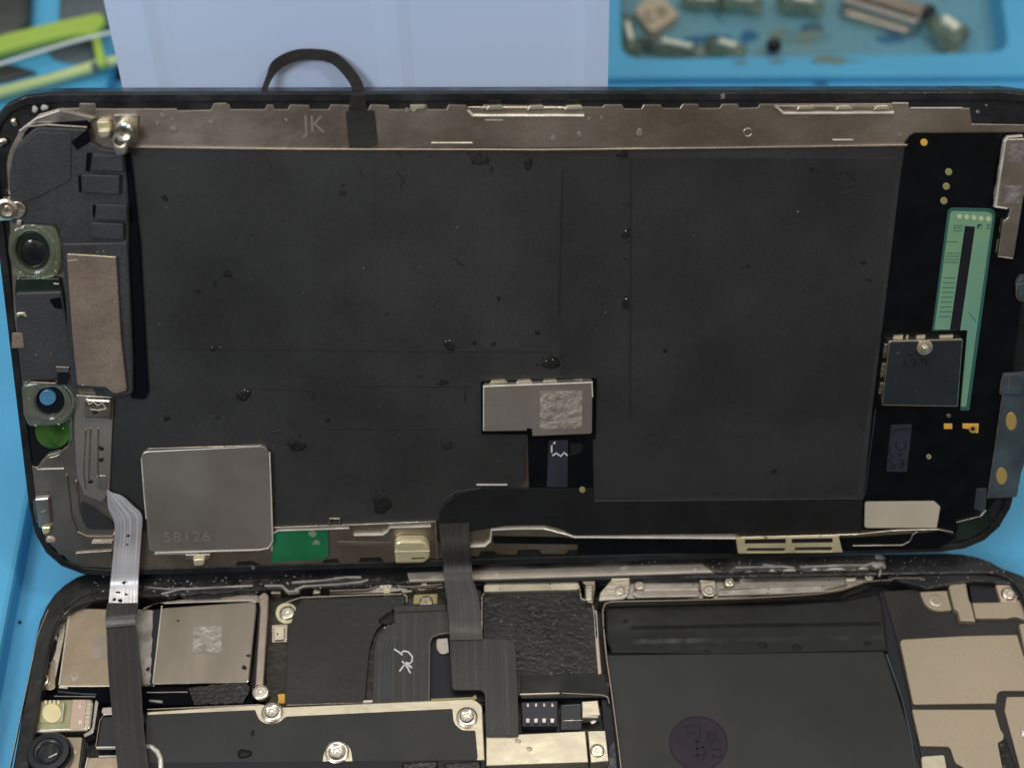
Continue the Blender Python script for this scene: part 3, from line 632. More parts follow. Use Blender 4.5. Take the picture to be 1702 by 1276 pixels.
stroke('trace_marks', SF, marks, 1.0, .0079, 'mask_edge', parent=ms)
# shielded chip
poly('chip_foot', SF, [(1466, 552, 2), (1608, 549, 2), (1596, 684, 3), (1455, 682, 3)], .006, .0078, 'board_black', bev=.0004)
ics = poly('chip_shield', SF, [(1477, 566, 5), (1601, 563, 4), (1592, 676, 3), (1465, 674, 4)], .0070, .020, 'nickel', bev=.0012)
poly('chip_label', SF, [(1479.5, 569.5, 3), (1599, 566, 2), (1590.5, 674, 2), (1467, 672.5, 3)], .0195, .0206, 'glass_dark', parent=ics, bev=.0003)
M['glass_dark_matte'] = mat('dark label film', (.016, .021, .025), .5, noise=.15, nscale=20, bump=.1, speck=(.05, .06, .07), speck_scale=120, speck_thr=.7)
bpy.data.objects['chip_label'].data.materials[0] = M['glass_dark_matte']
stroke('label_marks', SF, [[(1506, 588), (1516, 590)], [(1505, 598), (1504, 606), (1500, 606)], [(1514, 597), (1521, 598), (1521, 606), (1516, 608)], [(1530, 598), (1539, 597), (1540, 606)], [(1524, 587), (1532, 588)]], 2, .0212, 'ink', parent=ics)
lathe('rivet', SF, 1540, 581, [(.011, .020), (.011, .0225), (.0085, .0235), (.005, .0232), (.0045, .029), (.002, .0305)], 'cream_metal', parent=ics)
for a, b in ((1484, 1502), (1505, 1511), (1522, 1539), (1560, 1585)): poly('solder_tab', SF, [(a, 563), (a + 3, 558, 1), (b, 557, 1), (b - 2, 563)], .007, .012, 'cream_metal', parent=ics)
for a, b, xx in ((572, 595, 1470), (604, 628, 1466), (636, 655, 1463)): poly('solder_tab', SF, [(xx, a), (xx + 4, a), (xx + 1, b), (xx - 3, b)], .007, .012, 'nickel', parent=ics)
# connector shield near the right edge
cs = poly('connector_shield', SF, [(1672, 231, 4), (1760, 229), (1702, 325), (1685, 431, 2), (1659, 428, 2), (1667, 368), (1675, 363), (1679, 347), (1675, 348), (1656, 346, 3)], .0070, .018, 'dark_metal', bev=.0014)
line('shield_edge', SF, [(1700, 227), (1676, 229), (1671, 236), (1655, 344), (1674, 347)], 3, .012, .0188, 'edge_metal', parent=cs)
line('shield_edge', SF, [(1677, 362), (1668, 368), (1660, 427), (1683, 430)], 2.4, .012, .0188, 'nickel', parent=cs)
poly('etched_patch', SF, [(1679, 240), (1712, 239), (1708, 270), (1674, 269)], .0178, .0184, 'etched_rose', parent=cs, bev=0)
poly('etched_patch', SF, [(1670, 308), (1698, 309), (1694, 338), (1664, 337)], .0178, .0184, 'etched_rose', parent=cs, bev=0)
for a, b, xx in ((240, 264, 1665), (275, 295, 1660), (309, 332, 1654), (364, 386, 1664), (398, 420, 1658)): poly('solder_tab', SF, [(xx, a), (xx + 3.5, a), (xx, b), (xx - 3.5, b)], .007, .0105, 'nickel', parent=cs)
# tapes, clips and label on the right side
poly('clear_clip', SF, [(1697, 458, 2), (1716, 458), (1712, 502), (1692, 499, 7), (1689, 470, 6)], .006, .013, 'slate_tape', bev=.003)
poly('clear_clip', SF, [(1668, 622, 5), (1706, 620), (1702, 658), (1663, 656, 5)], .006, .013, 'slate_tape', bev=.003)
stroke('clip_outline', SF, [[(1712, 456), (1698, 458), (1690, 470), (1689, 492), (1694, 499), (1710, 501)], [(1704, 618), (1690, 621), (1670, 623), (1665, 632), (1662, 654), (1668, 656)], [(1691, 474), (1704, 470)], [(1678, 624), (1675, 648)]], 1.6, .0136, 'nickel')
poly('edge_tape', SF, jag([(1666, 655), (1726, 640), (1706, 750), (1690, 826), (1641, 828)], 1.6, 9, 12, edges=(2,)), .0062, .0086, 'slate_tape', bev=.0006)
line('tape_edge', SF, [(1666, 657), (1654, 745), (1641, 828)], 1.4, .0080, .0096, 'nickel')
for x, y, b in ((1681, 700, 15), (1665, 791, 14)): disc('contact_pad', SF, x, y, 9, .0084, .0094, 'orange' if 0 else 'gold', ry=b)
poly('small_tape', SF, [(1623, 812, 3), (1640, 811, 2), (1638, 852), (1619, 846, 3)], .0062, .0078, 'slate_tape', bev=.0005)
poly('corner_bracket', SF, [(1594, 866, 6), (1630, 858), (1640, 850), (1646, 872, 8), (1612, 896), (1588, 897, 4)], .0062, .0090, 'dark_glue', bev=.0008)
line('bracket_edge', SF, [(1232, 893), (1402, 889), (1426, 888), (1482, 882), (1560, 880), (1584, 885)], 2.6, .0066, .0105, 'nickel')
line('bracket_edge', SF, [(1418, 907), (1500, 906), (1512, 900), (1518, 888), (1526, 883)], 2.0, .0066, .0088, 'dark_metal')
line('bracket_edge', SF, [(1590, 868), (1630, 858), (1639, 848)], 1.6, .0066, .0100, 'nickel')
poly('rail_groove', SF, [(560, 899, 3), (650, 901), (650, 906), (560, 905, 3)], .0026, .0034, 'dark_metal', bev=.0002); poly('rail_groove', SF, [(818, 890, 4), (935, 892), (1000, 900), (1000, 905), (820, 903, 4)], .0026, .0034, 'board_black', bev=.0002)
poly('lower_channel', SF, [(960, 893), (1230, 896), (1420, 893), (1560, 886), (1590, 892), (1560, 912), (1240, 920), (960, 920)], .0032, .0045, 'board_black', bev=.0004)
lb = poly('cream_label', SF, [(1438, 834, 4), (1553, 833, 2), (1563, 842, 3), (1557, 877, 2), (1437, 877, 5)], .0064, .0082, 'label_cream', bev=.0004)
poly('tape_patch', SF, [(1481, 706), (1516, 705), (1507, 784), (1473, 783)], .0062, .0070, 'violet_tape', bev=.0002)
stroke('tape_marks', SF, [[(1480, 718), (1494, 714), (1514, 712)], [(1490, 733), (1489, 742), (1496, 748), (1505, 745), (1506, 732)], [(1480, 740), (1478, 752), (1486, 760)], [(1491, 752), (1496, 757), (1501, 752)], [(1479, 762), (1480, 768)], [(1484, 770), (1480, 778), (1486, 780), (1489, 772)], [(1495, 765), (1501, 763), (1503, 772), (1498, 779), (1494, 772), (1502, 770)]], 2, .0075, 'ink')
# centre connector shield
poly('connector_foot', SF, [(799, 634, 2), (992, 628, 2), (990, 730), (880, 730), (876, 722), (800, 722)], .0055, .0066, 'board_black', bev=.0003)
cc = poly('centre_shield', SF, [(804, 642, 3), (985, 634, 3), (984, 721, 4), (885, 725, 2), (884, 713), (876, 712), (876, 716), (804, 717, 3)], .006, .0185, 'plate_metal', bev=.0012)
line('shield_edge', SF, [(804, 716), (804, 643), (984, 636), (985, 660)], 2.2, .0150, .0195, 'edge_metal', parent=cc)
poly('etched_patch', SF, [(898, 650), (968, 649), (967, 711), (897, 713)], .0182, .0190, 'etched', parent=cc, bev=0)
for a, b in ((813, 844), (856, 886), (899, 929), (943, 974)): poly('solder_tab', SF, [(a, 639), (a + 5, 633, 2), (b - 5, 631.5, 2), (b, 636)], .006, .0125, 'cream_metal', parent=cc)
poly('clear_film', SF, [(912, 732), (944, 731), (943, 809), (909, 809)], .0061, .0068, 'violet_tape', bev=.0002)
stroke('film_glint', SF, [[(917, 752), (917, 740)], [(918, 757), (925, 753), (932, 758), (938, 752), (943, 757)], [(920, 738), (923, 734)]], 2.4, .0074, 'white_ink_and_glint')  # glints on the film, drawn as white strokes
poly('clear_film', SF, [(948, 736), (970, 738, 4), (966, 752, 4), (948, 758)], .0061, .0066, 'glass_dark', bev=.0002)
# square plate near the lower left
sqp = poly('square_plate', SF, [(233, 750, 14), (446, 740, 16), (454, 913, 15), (248, 917, 8)], .0056, .0125, 'plate_metal', bev=.0016)
line('plate_edge', SF, [(246, 746), (340, 743), (434, 741)], 2, .0115, .0133, 'nickel', parent=sqp)
line('plate_edge', SF, [(235, 762), (240, 830), (243, 862)], 2.4, .0110, .0133, 'edge_metal', parent=sqp)
line('plate_edge', SF, [(448, 752), (451, 830), (453, 900), (446, 911), (430, 914), (258, 919)], 2.4, .0110, .0133, 'edge_metal', parent=sqp)
text('stamped_number', SF, '58126', 311, 893, 19, .0129, 'etch_line', parent=sqp, rot=.02, sx=1.25)
# green board, brass parts and the folded bracket along the lower edge
poly('green_board', SF, jag([(452, 884), (545, 880), (546, 922), (540, 929), (452, 934)], .8, 9, 3, edges=(2, 3)), .003, .0066, 'pcb_green', bev=.0004)
for pts, wd in ((((452, 915), (452, 888), (462, 882), (580, 878)), 2.2), (((588, 890), (636, 889), (644, 884), (648, 877), (716, 875)), 2.2), (((724, 866), (728, 930)), 2.4), (((547, 875), (548, 862), (564, 862), (566, 873)), 2.4), (((455, 877), (600, 872), (724, 867)), 3), (((782, 909), (806, 908), (815, 900), (817, 881), (840, 880), (866, 879), (905, 879), (940, 888), (955, 893), (1228, 895)), 2.2), (((256, 921), (330, 920)), 1.4), (((152, 903), (186, 902)), 2.4), (((188, 888), (230, 886)), 2)):
    line('bracket_edge', SF, list(pts), wd, .0028, .0092, 'edge_metal' if wd < 2.3 else 'nickel')
poly('side_bracket', SF, [(124, 936), (124, 918, 4), (186, 914), (187, 934)], .003, .0060, 'rail_metal', bev=.0012)
bp = poly('brass_plate', SF, [(1223, 894, 2), (1394, 890, 2), (1401, 918, 2), (1227, 920, 2)], .0070, .0125, 'brass', bev=.0012, holes=[[(1242, 911, 3), (1306, 911, 3), (1305, 917, 3), (1241, 917, 3)], [(1321, 910, 3), (1383, 909, 3), (1384, 916, 3), (1322, 916, 3)]])
poly('brass_recess', SF, [(1238, 896), (1306, 895), (1306, 902), (1238, 903)], .012, .0129, 'ink', parent=bp, bev=0); poly('brass_recess', SF, [(1316, 895), (1384, 894), (1384, 901), (1316, 902)], .012, .0129, 'ink', parent=bp, bev=0)
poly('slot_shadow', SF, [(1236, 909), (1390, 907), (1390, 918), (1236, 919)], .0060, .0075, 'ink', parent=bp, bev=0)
bt = poly('brass_tab', SF, [(655, 903, 7), (664, 898, 5), (706, 898, 8), (714, 908, 5), (715, 928, 7), (704, 936, 5), (657, 937, 4)], .004, .020, 'brass', bev=.004)
line('tab_fold', SF, [(656, 917), (714, 916)], 1.6, .019, .0208, 'edge_metal', parent=bt); blob('rust_spot', SF, 690, 909, 16, .0196, 'dirty_metal', parent=bt, flat=.02, ry=5); line('tab_slot', SF, [(684, 928), (706, 927)], 3, .019, .0206, 'ink', parent=bt)
poly('foot_tab', SF, [(307, 921, 4), (352, 920, 4), (347, 930), (310, 930)], .003, .0075, 'dark_metal', bev=.0015); poly('foot_tab', SF, [(320, 928, 3), (341, 927, 3), (339, 940, 5), (322, 941, 5)], .006, .0135, 'brass', bev=.003)
# --- upper left: speaker, sensors and brackets
hs = [(14, 290, 20), (24, 244, 20), (60, 210, 10), (146, 214, 5), (150, 236), (168, 246), (206, 252), (211, 300), (214, 340), (214, 425), (108, 425), (100, 412), (98, 376), (18, 372)]
house = poly('sensor_housing', SF, hs, .003, .014, 'housing', bev=.003)
poly('painted_shadow', SF, [(204, 258), (216, 256), (232, 400), (246, 652, 4), (240, 664, 4), (218, 662), (216, 440), (210, 380)], .0052, .010, 'foam_and_shade', bev=.001)  # near-black strip painted in for the shadow band beside the earpiece
for pts in ([(154, 256, 2), (204, 258, 3), (206, 286, 3), (150, 285, 2)], [(134, 290, 4), (199, 292, 2), (198, 324, 3), (136, 320, 4)], [(160, 339, 2), (211, 341, 2), (212, 368, 3), (157, 365, 5)], [(152, 370, 2), (205, 372, 2), (205, 399, 2), (150, 396, 2)]):
    poly('raised_block', SF, pts, .013, .021, 'housing', parent=house, bev=.0015)
poly('raised_block', SF, [(22, 250, 10), (62, 218, 8), (120, 222, 8), (118, 300, 6), (60, 330, 8), (28, 340, 8)], .013, .0155, 'housing', parent=house, bev=.0014)
for pts in ([(118, 236), (146, 214), (150, 236), (128, 250)], [(144, 254), (153, 254), (149, 286), (142, 284)], [(154, 341), (168, 340), (162, 364), (154, 360)], [(130, 292), (135, 290), (136, 320), (131, 318)]):
    poly('recess', SF, pts, .013, .0146, 'foam_and_shade', parent=house, bev=0)
poly('thin_strip', SF, [(98, 183), (158, 196), (150, 204), (60, 206), (40, 222), (30, 218), (60, 196)], .003, .008, 'dark_metal', bev=.0012)
poly('thin_gap', SF, [(52, 206), (146, 200), (150, 214), (60, 209), (34, 232)], .0032, .0086, 'foam_and_shade', bev=0)
line('housing_edge', SF, [(44, 211), (80, 208), (144, 212)], 1.8, .010, .0150, 'nickel')
spk = poly('earpiece', SF, [(102, 404, 4), (212, 402, 4), (221, 600), (221, 656, 6), (178, 662, 6), (172, 648), (118, 646, 5)], .004, .0165, 'housing', bev=.003)
poly('earpiece_cap', SF, [(110, 422, 4), (193, 427, 5), (201, 560), (211, 650, 5), (190, 655, 5), (176, 644, 3), (128, 641, 6), (120, 560)], .015, .0215, 'copper_cap', parent=spk, bev=.0015)
crumbs('pale_specks', SF, [(191, 502, .022, 1.8), (186, 606, .022, 1.6), (172, 418, .0175, 1.3), (162, 419, .0175, 1), (166, 608, .022, 1), (137, 640, .0225, 2)], 'dust', parent=spk, seed=4)
line('cap_edge', SF, [(112, 423), (192, 428)], 2, .020, .0226, 'cream_metal', parent=spk)
line('scratch', SF, [(112, 434), (129, 432)], 1.6, .0212, .0221, 'cream_metal', parent=spk)
mod_ = poly('middle_module', SF, [(24, 486, 8), (102, 484, 4), (116, 560), (122, 622), (88, 632), (36, 634), (28, 560)], .003, .015, 'housing', bev=.003)
poly('module_step', SF, [(26, 462, 3), (100, 462, 3), (104, 486), (24, 490)], .003, .010, 'dark_glue', bev=.002)
poly('small_tan_tab', SF, [(20, 553, 2), (38, 554, 3), (40, 578, 3), (19, 579, 2)], .0148, .0162, 'copper_cap', parent=mod_)
poly('recess', SF, [(82, 498), (100, 494), (104, 514), (90, 512, 4)], .0148, .0156, 'foam_and_shade', parent=mod_, bev=0)
poly('cream_lip', SF, [(26, 520, 5), (42, 519, 5), (45, 528), (36, 524), (28, 528)], .0148, .0185, 'cream_metal', parent=mod_, bev=.001)
line('module_rim', SF, [(49, 631), (50, 636), (93, 638), (94, 631)], 4, .010, .0172, 'rail_metal', parent=mod_)
poly('module_hook', SF, [(93, 609), (115, 610), (114, 617), (93, 617)], .0145, .0175, 'rail_metal', parent=mod_); poly('module_socket', SF, [(95, 617), (114, 617), (112, 640, 2), (96, 640, 2)], .0145, .0165, 'lens_black', parent=mod_)
crumbs('pale_specks', SF, [(60, 590, .0155, 1.4), (66, 584, .0155, 1), (84, 588, .0155, 1.6), (80, 592, .0155, 1)], 'etched_faint', parent=mod_, seed=5)
# camera and proximity windows
rg = poly('lens_bracket', SF, [(14, 384, 14), (40, 372, 10), (92, 376, 12), (101, 410, 10), (102, 440, 10), (92, 462, 12), (60, 466, 14), (24, 460, 12), (12, 420, 10)], .003, .0155, 'clear_green', bev=.004, holes=[circ(53, 418, 28, 33, rot=-.35)])
disc('lens_seat', SF, 53, 418, 34, .0032, .0050, 'lens_black', ry=38, bev=0)
disc('lens_ring', SF, 54, 419, 30, .0051, .0085, 'dark_glue', ry=34, holes=[circ(55, 420, 20, 23)], bev=.001)
lathe('lens_glass', SF, 56, 420, [(.018, .005), (.017, .0075), (.012, .009), (.005, .0096), (.001, .0098)], 'glass_dark')
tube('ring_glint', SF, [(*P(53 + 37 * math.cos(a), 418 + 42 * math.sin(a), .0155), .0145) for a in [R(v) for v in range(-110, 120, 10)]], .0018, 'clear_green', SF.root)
crumbs('bright_specks', SF, [(54, 375, .0162, 2.4), (88, 400, .0162, 1.4), (93, 437, .0162, 1.6), (92, 450, .0162, 1.6), (34, 452, .0162, 2), (30, 463, .0140, 1.6), (92, 472, .0120, 3), (96, 472, .0120, 2)], 'edge_metal', seed=6)
pxr = poly('proximity_bracket', SF, [(34, 640, 10), (60, 634, 8), (104, 640, 14), (122, 664, 14), (118, 698, 14), (96, 708, 10), (46, 710, 8), (38, 690)], .004, .0150, 'clear_grey', bev=.004, holes=[circ(82, 668, 24, 25)])
disc('proximity_seat', SF, 82, 668, 27, .0042, .0060, 'lens_black', ry=28, bev=0)
disc('proximity_lens', SF, 79, 661, 14, .0060, .0100, 'sky_lens', ry=13, bev=.0012)
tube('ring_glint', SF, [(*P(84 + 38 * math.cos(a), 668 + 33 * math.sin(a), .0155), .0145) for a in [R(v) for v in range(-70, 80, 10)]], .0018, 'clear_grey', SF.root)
crumbs('bright_specks', SF, [(59, 707, .0155, 2.6), (97, 705, .0155, 2.2), (105, 712, .0120, 1.6), (48, 662, .0158, 1.6), (41, 640, .0158, 1.4)], 'edge_metal', seed=7)
# screw bosses and clips
poly('clip_plate', SF, [(14, 336, 8), (34, 334, 10), (46, 348, 10), (36, 364, 8), (18, 364, 6)], .010, .018, 'nickel', bev=.002)
lathe('screw_boss', SF, 10, 349, [(.0145, .008), (.0145, .0195), (.012, .021), (.009, .021), (.008, .017), (.004, .0165), (.0035, .019), (.001, .0192)], 'screw_metal')
poly('clip_plate', SF, [(-6, 356), (22, 358, 4), (24, 366, 4), (-6, 368)], .010, .0165, 'brass', bev=.002); poly('clip_plate', SF, [(28, 366, 2), (36, 366, 2), (34, 374, 2), (27, 373, 2)], .014, .018, 'pink_metal', bev=.001)
lathe('screw_barrel', SF, 205, 221, [(.0125, .003), (.0125, .026), (.010, .028), (.006, .026)], 'screw_metal')
poly('clip_plate', SF, [(189, 191, 4), (230, 191, 4), (228, 236, 4), (206, 236), (190, 215)], .0032, .0062, 'nickel', bev=.0006)
poly('clip_plate', SF, [(160, 202, 3), (181, 201, 3), (184, 224, 3), (163, 226, 3)], .003, .015, 'brass', bev=.002); poly('clip_plate', SF, [(162, 217, 2), (184, 216, 2), (181, 229, 4), (166, 230, 4)], .012, .021, 'cream_metal', bev=.002)
poly('eyelet', SF, [(187, 224, 6), (212, 222, 6), (214, 240, 4), (210, 258, 5), (192, 259, 5), (186, 242, 5)], .016, .026, 'nickel', bev=.003, holes=[circ(199, 234, 8, 8)])
for x, y, s in ((270, 193, 4), (262, 205, 3), (286, 199, 3), (289, 215, 5), (351, 204, 4), (476, 200, 3), (676, 184, 4), (979, 198, 3), (1625, 186, 3), (1000, 196, 3), (920, 231, 5), (963, 224, 5), (1063, 221, 6), (1497, 225, 3)): blob('rail_spot', SF, x, y, s, .0031, 'etch_line', flat=.1)
for x, y, s, m in ((3, 236, 8, 'nickel'), (23, 203, 6, 'nickel'), (58, 182, 5, 'dust'), (74, 179, 5, 'dust')): blob('rim_solder', SF, x, y, s, .0045, m, flat=.5)
# lower left: ribbed metal strap, coil clips
strap = poly('ribbed_strap', SF, [(124, 656, 6), (188, 660, 5), (187, 700), (182, 818), (170, 834), (140, 822), (128, 790), (124, 720)], .0052, .0085, 'plate_metal', bev=.001)
for a in (((142, 714), (138, 780), (142, 812)), ((163, 712), (162, 780), (166, 806)), ((150, 712), (147, 800))): line('rib', SF, list(a), 2.6, .008, .0100, 'nickel', parent=strap)
poly('strap_loop', SF, [(160, 790, 5), (178, 790, 5), (178, 816, 8), (160, 814, 8)], .008, .0094, 'dark_metal', parent=strap)
poly('strap_head', SF, [(140, 662, 6), (186, 664, 5), (184, 700, 4), (136, 698, 5)], .008, .015, 'nickel', parent=strap, bev=.004)
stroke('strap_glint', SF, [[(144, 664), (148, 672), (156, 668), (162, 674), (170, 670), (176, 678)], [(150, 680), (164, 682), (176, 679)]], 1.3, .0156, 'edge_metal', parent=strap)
for x, y in ((168, 745), (168, 764), (158, 685), (150, 800)): blob('residue_spot', SF, x, y, 4, .0088 if y > 700 else .0152, 'tar', parent=strap, flat=.2)
poly('dark_window', SF, [(134, 832, 4), (150, 840), (188, 868), (188, 880), (148, 880, 8), (138, 868, 6)], .0030, .0058, 'graphite_film', bev=.0003)
line('plate_bead', SF, [(110, 790), (118, 860), (128, 884), (146, 892), (188, 892)], 3.2, .003, .0056, 'rail_metal'); line('plate_bead', SF, [(126, 800), (132, 850), (142, 876)], 2.4, .003, .0056, 'nickel')
poly('side_clip', SF, [(56, 828, 4), (82, 826, 4), (86, 870, 5), (64, 880, 6)], .0030, .0080, 'dark_metal', bev=.003)
stroke('clip_outline', SF, [[(58, 822), (79, 820)], [(62, 848), (68, 852), (76, 850)], [(56, 830), (58, 852), (62, 868)], [(68, 866), (72, 862)]], 2, .0088, 'nickel')
poly('side_clip', SF, [(68, 876, 3), (84, 875, 3), (82, 886, 3), (72, 889, 4)], .0035, .010, 'brass', bev=.002)
blob('solder', SF, 84, 896, 8, .0032, 'pink_metal', flat=.3)
# --- flat cables that bridge to the body
B = BF
ribbon('earpiece_cable', SF, [((178, 812), (186, 818), SF, .0100), ((180, 842), (204, 824), SF, .0110), ((186, 856), (222, 840), SF, .0120), ((191, 872), (236, 856), SF, .0125), ((190, 900), (235, 890), SF, .013), ((187, 935), (232, 930), SF, .015), ((184, 968), (230, 966), B, .096), ((181, 1004), (229, 1004), B, .0885)], .0016, 'silver_flex', cols=10, sub=7)
for x, y, s in ((213, 890, 2.5), (212, 905, 2), (214, 922, 2), (210, 936, 5), (192, 955, 5), (209, 954, 5), (196, 985, 4), (203, 975, 3), (210, 988, 3), (190, 996, 3), (200, 998, 4), (206, 968, 3)):
    fr2, hh = (SF, .0150) if y < 940 else (BF, .098 if y < 975 else .0925)
    cx, cy = fr2.px(x, y, hh); wp = fr2.world((cx, cy, hh)); lp2 = SF.loc(wp)
    o = blob('adhesive_spot', SF, x, y, s, 0.0, 'ink', flat=.1)
    c0 = SF.px(x, y, 0.0)
    for v in o.data.vertices: v.co = Vector((v.co.x - c0[0] + lp2.x, v.co.y - c0[1] + lp2.y, v.co.z + lp2.z))
ribbon('earpiece_cable_tail', SF, [((179, 1002), (231, 1002), B, .0895), ((176, 1022), (227, 1020), B, .0885), ((176, 1034), (226, 1032), B, .0860), ((178, 1060), (229, 1058), B, .0850), ((180, 1110), (234, 1104), B, .0840), ((184, 1160), (236, 1154), B, .0830), ((190, 1220), (240, 1214), B, .0815), ((196, 1276), (248, 1276), B, .079), ((204, 1340), (254, 1340), B, .074)], .0022, 'black_flex', cols=10, sub=5, bow=.0012)
ribbon('cable_fold', SF, [((176, 1026), (226, 1022), B, .0900), ((175, 1034), (225, 1031), B, .0915), ((177, 1042), (227, 1038), B, .0875)], .0018, 'silver_flex', cols=8, sub=4)
M['fold_grey'] = mat('folded film', (.12, .12, .12), .28, .3, noise=.4, nscale=30, bump=.4, bscale=40); bpy.data.objects['cable_fold'].data.materials[0] = M['fold_grey']
ribbon('display_cable_tail', SF, [((729, 870), (780, 868), SF, .0074), ((731, 890), (780, 886), SF, .009), ((735, 915), (782, 912), SF, .013), ((737, 940), (784, 938), B, .103), ((738, 965), (786, 962), B, .098), ((742, 990), (794, 986), B, .090), ((746, 1020), (799, 1020), B, .082), ((747, 1045), (801, 1045), B, .077), ((748, 1064), (803, 1063), B, .0755)], .0016, 'grey_flex', cols=10, sub=5)
wide = [(747, 1062), (803, 1061), (850, 1063, 6), (857, 1072, 4), (861, 1150), (862, 1222), (808, 1222), (806, 1152, 4), (800, 1146, 4), (752, 1146, 6), (749, 1100)]
poly('cable_head', BF, wide, .0735, .0750, 'grey_flex', parent=SF.root, uv=True)
hd = bpy.data.objects['cable_head']; Mi = SF.r.transposed()
for v in hd.data.vertices: v.co = SF.loc(BF.world(v.co))
# ================================================================== PHONE BODY
BF.root = root('open_phone', BF, 'open phone with battery and boards exposed, lying flat below its raised screen', 'phone')
B = BF
HR = .077
bx0 = BF.px(38, 1150, HR)[0]; bx1 = bx0 + 1.455; by1 = BF.px(190, 955, HR)[1] + .018; by0 = by1 - .727
rr = .118
out_ = rounded([(bx0, by0, rr), (bx1, by0, rr), (bx1, by1, rr), (bx0, by1, rr)], 8)
inn = [(bx0 + .026, by0 + .026, .09), (bx1 - .012, by0 + .026, .07), (bx1 - .012, by1 - .040, .05), (bx0 + .026, by1 - .040, .09)]
poly('outer_band', BF, out_, .004, .070, 'frame_black', bev=.012, conv=False, holes=[inn])
o2 = inset(out_, .004)
poly('inner_rim', BF, o2, .0702, HR, 'frame_black', bev=.003, conv=False, holes=[[(a, b, c) for a, b, c in inn]])
line('rim_seam', BF, [(16, 1276), (62, 1056), (80, 1012)], 1.5, .072, .0772, 'nickel')
poly('back_floor', BF, inset(out_, .01), .0005, .022, 'black_plastic', bev=.001, conv=False)
# chassis shelf seen between the parts
poly('chassis', BF, inset(out_, .018), .0222, .040, 'black_plastic', bev=.001, conv=False)
# sloped inner wall at the far side: dirty dark and silver parts
M['rim_dirt'] = mat('dirty black rim', (.030, .029, .027), .32, .2, color2=(.012, .013, .013), nscale=18, bump=.8, bscale=40, rvar=.15, speck=(.16, .15, .13), speck_scale=60, speck_thr=.68)
poly('rim_shelf', BF, jag([(150, 968), (690, 948), (690, 968), (540, 976), (420, 982), (270, 990), (160, 996), (150, 990)], 2, 12, 6, edges=(2, 3, 4)), .040, .0776, 'rim_dirt', bev=.003)
M['bar_cream'] = mat('worn cream bar', (.56, .50, .42), .45, .5, color2=(.40, .35, .30), nscale=14, bump=.3, bscale=40, speck=(.75, .70, .60), speck_scale=40, speck_thr=.68)
poly('shelf_bar', BF, [(676, 950), (1180, 933), (1470, 930), (1462, 945), (1180, 951), (960, 958), (680, 966)], .050, .0795, 'bar_cream', bev=.003)
poly('shelf_bar', BF, [(780, 936), (1190, 926), (1470, 922), (1470, 931), (1180, 937), (785, 946)], .06, .0805, 'dirty_metal', bev=.002)
poly('adhesive_residue', BF, jag([(1165, 934), (1226, 930), (1470, 928), (1473, 945), (1455, 947), (1440, 942), (1240, 948), (1190, 950)], 2.4, 7, 9), .070, .0815, 'dirty_metal', bev=.001)
for pts in ([(1222, 942), (1300, 940), (1320, 942)], [(1330, 941), (1400, 938), (1440, 938), (1452, 934), (1466, 936), (1472, 942)], [(1464, 946), (1462, 956)], [(1268, 937), (1292, 940)]):
    line('dried_adhesive', BF, pts, 4, .079, .0835, 'paste')
blob('dried_adhesive', BF, 1462, 926, 8, .0800, 'paste', flat=.3); blob('dried_adhesive', BF, 1459, 938, 11, .0815, 'paste', flat=.2, ry=7)
for pts, wd in (([(485, 967), (540, 963), (575, 958), (600, 958)], 4), ([(490, 979), (505, 973), (560, 970), (600, 966), (612, 962)], 3.5), ([(440, 972), (468, 972), (480, 982), (496, 980)], 4), ([(268, 986), (300, 978), (420, 972)], 3), ([(245, 975), (280, 978), (308, 976)], 2)):
    line('dried_adhesive', BF, pts, wd, .072, .0800, 'paste')
crumbs('residue_specks', BF, [(rnd.uniform(150, 700), rnd.uniform(955, 985), .0782, rnd.uniform(.7, 2)) for k in range(90)] + [(rnd.uniform(1000, 1470), rnd.uniform(930, 952), .0818, rnd.uniform(.6, 1.8)) for k in range(80)] + [(rnd.uniform(1480, 1690), rnd.uniform(925, 965), .0790, rnd.uniform(.5, 1.3)) for k in range(60)], 'dust', seed=21)
crumbs('residue_specks', BF, [(rnd.uniform(150, 1480), rnd.uniform(935, 985), .0786, rnd.uniform(1, 2.4)) for k in range(120)], 'tar', seed=22)
poly('rim_shelf', BF, [(1474, 930), (1560, 928), (1640, 934), (1700, 955), (1780, 1010), (1760, 1012), (1690, 972), (1620, 966), (1540, 978), (1474, 960)], .040, .0715, 'frame_black', bev=.004)
poly('rim_shelf', BF, [(170, 970, 30), (112, 990, 30), (80, 1030, 30), (60, 1090, 30), (40, 1180, 30), (20, 1280), (40, 1280), (58, 1180, 30), (76, 1100, 30), (94, 1040, 30), (116, 1012, 20), (160, 996, 20), (260, 984), (260, 966)], .040, .0745, 'frame_black', bev=.003)
# side spring contacts
poly('spring_contact', BF, [(343, 978, 2), (362, 977, 2), (360, 986), (342, 987)], .05, .0745, 'edge_metal'); poly('contact_well', BF, [(306, 976), (368, 974), (366, 990), (320, 992), (306, 986)], .05, .0738, 'ink', bev=0)
poly('contact_well', BF, [(82, 1042), (102, 1040), (92, 1098), (64, 1112), (60, 1108)], .04, .060, 'ink', bev=0); poly('spring_contact', BF, [(83, 1056, 1), (94, 1055, 1), (94, 1061, 1), (82, 1062, 1)], .05, .066, 'edge_metal')
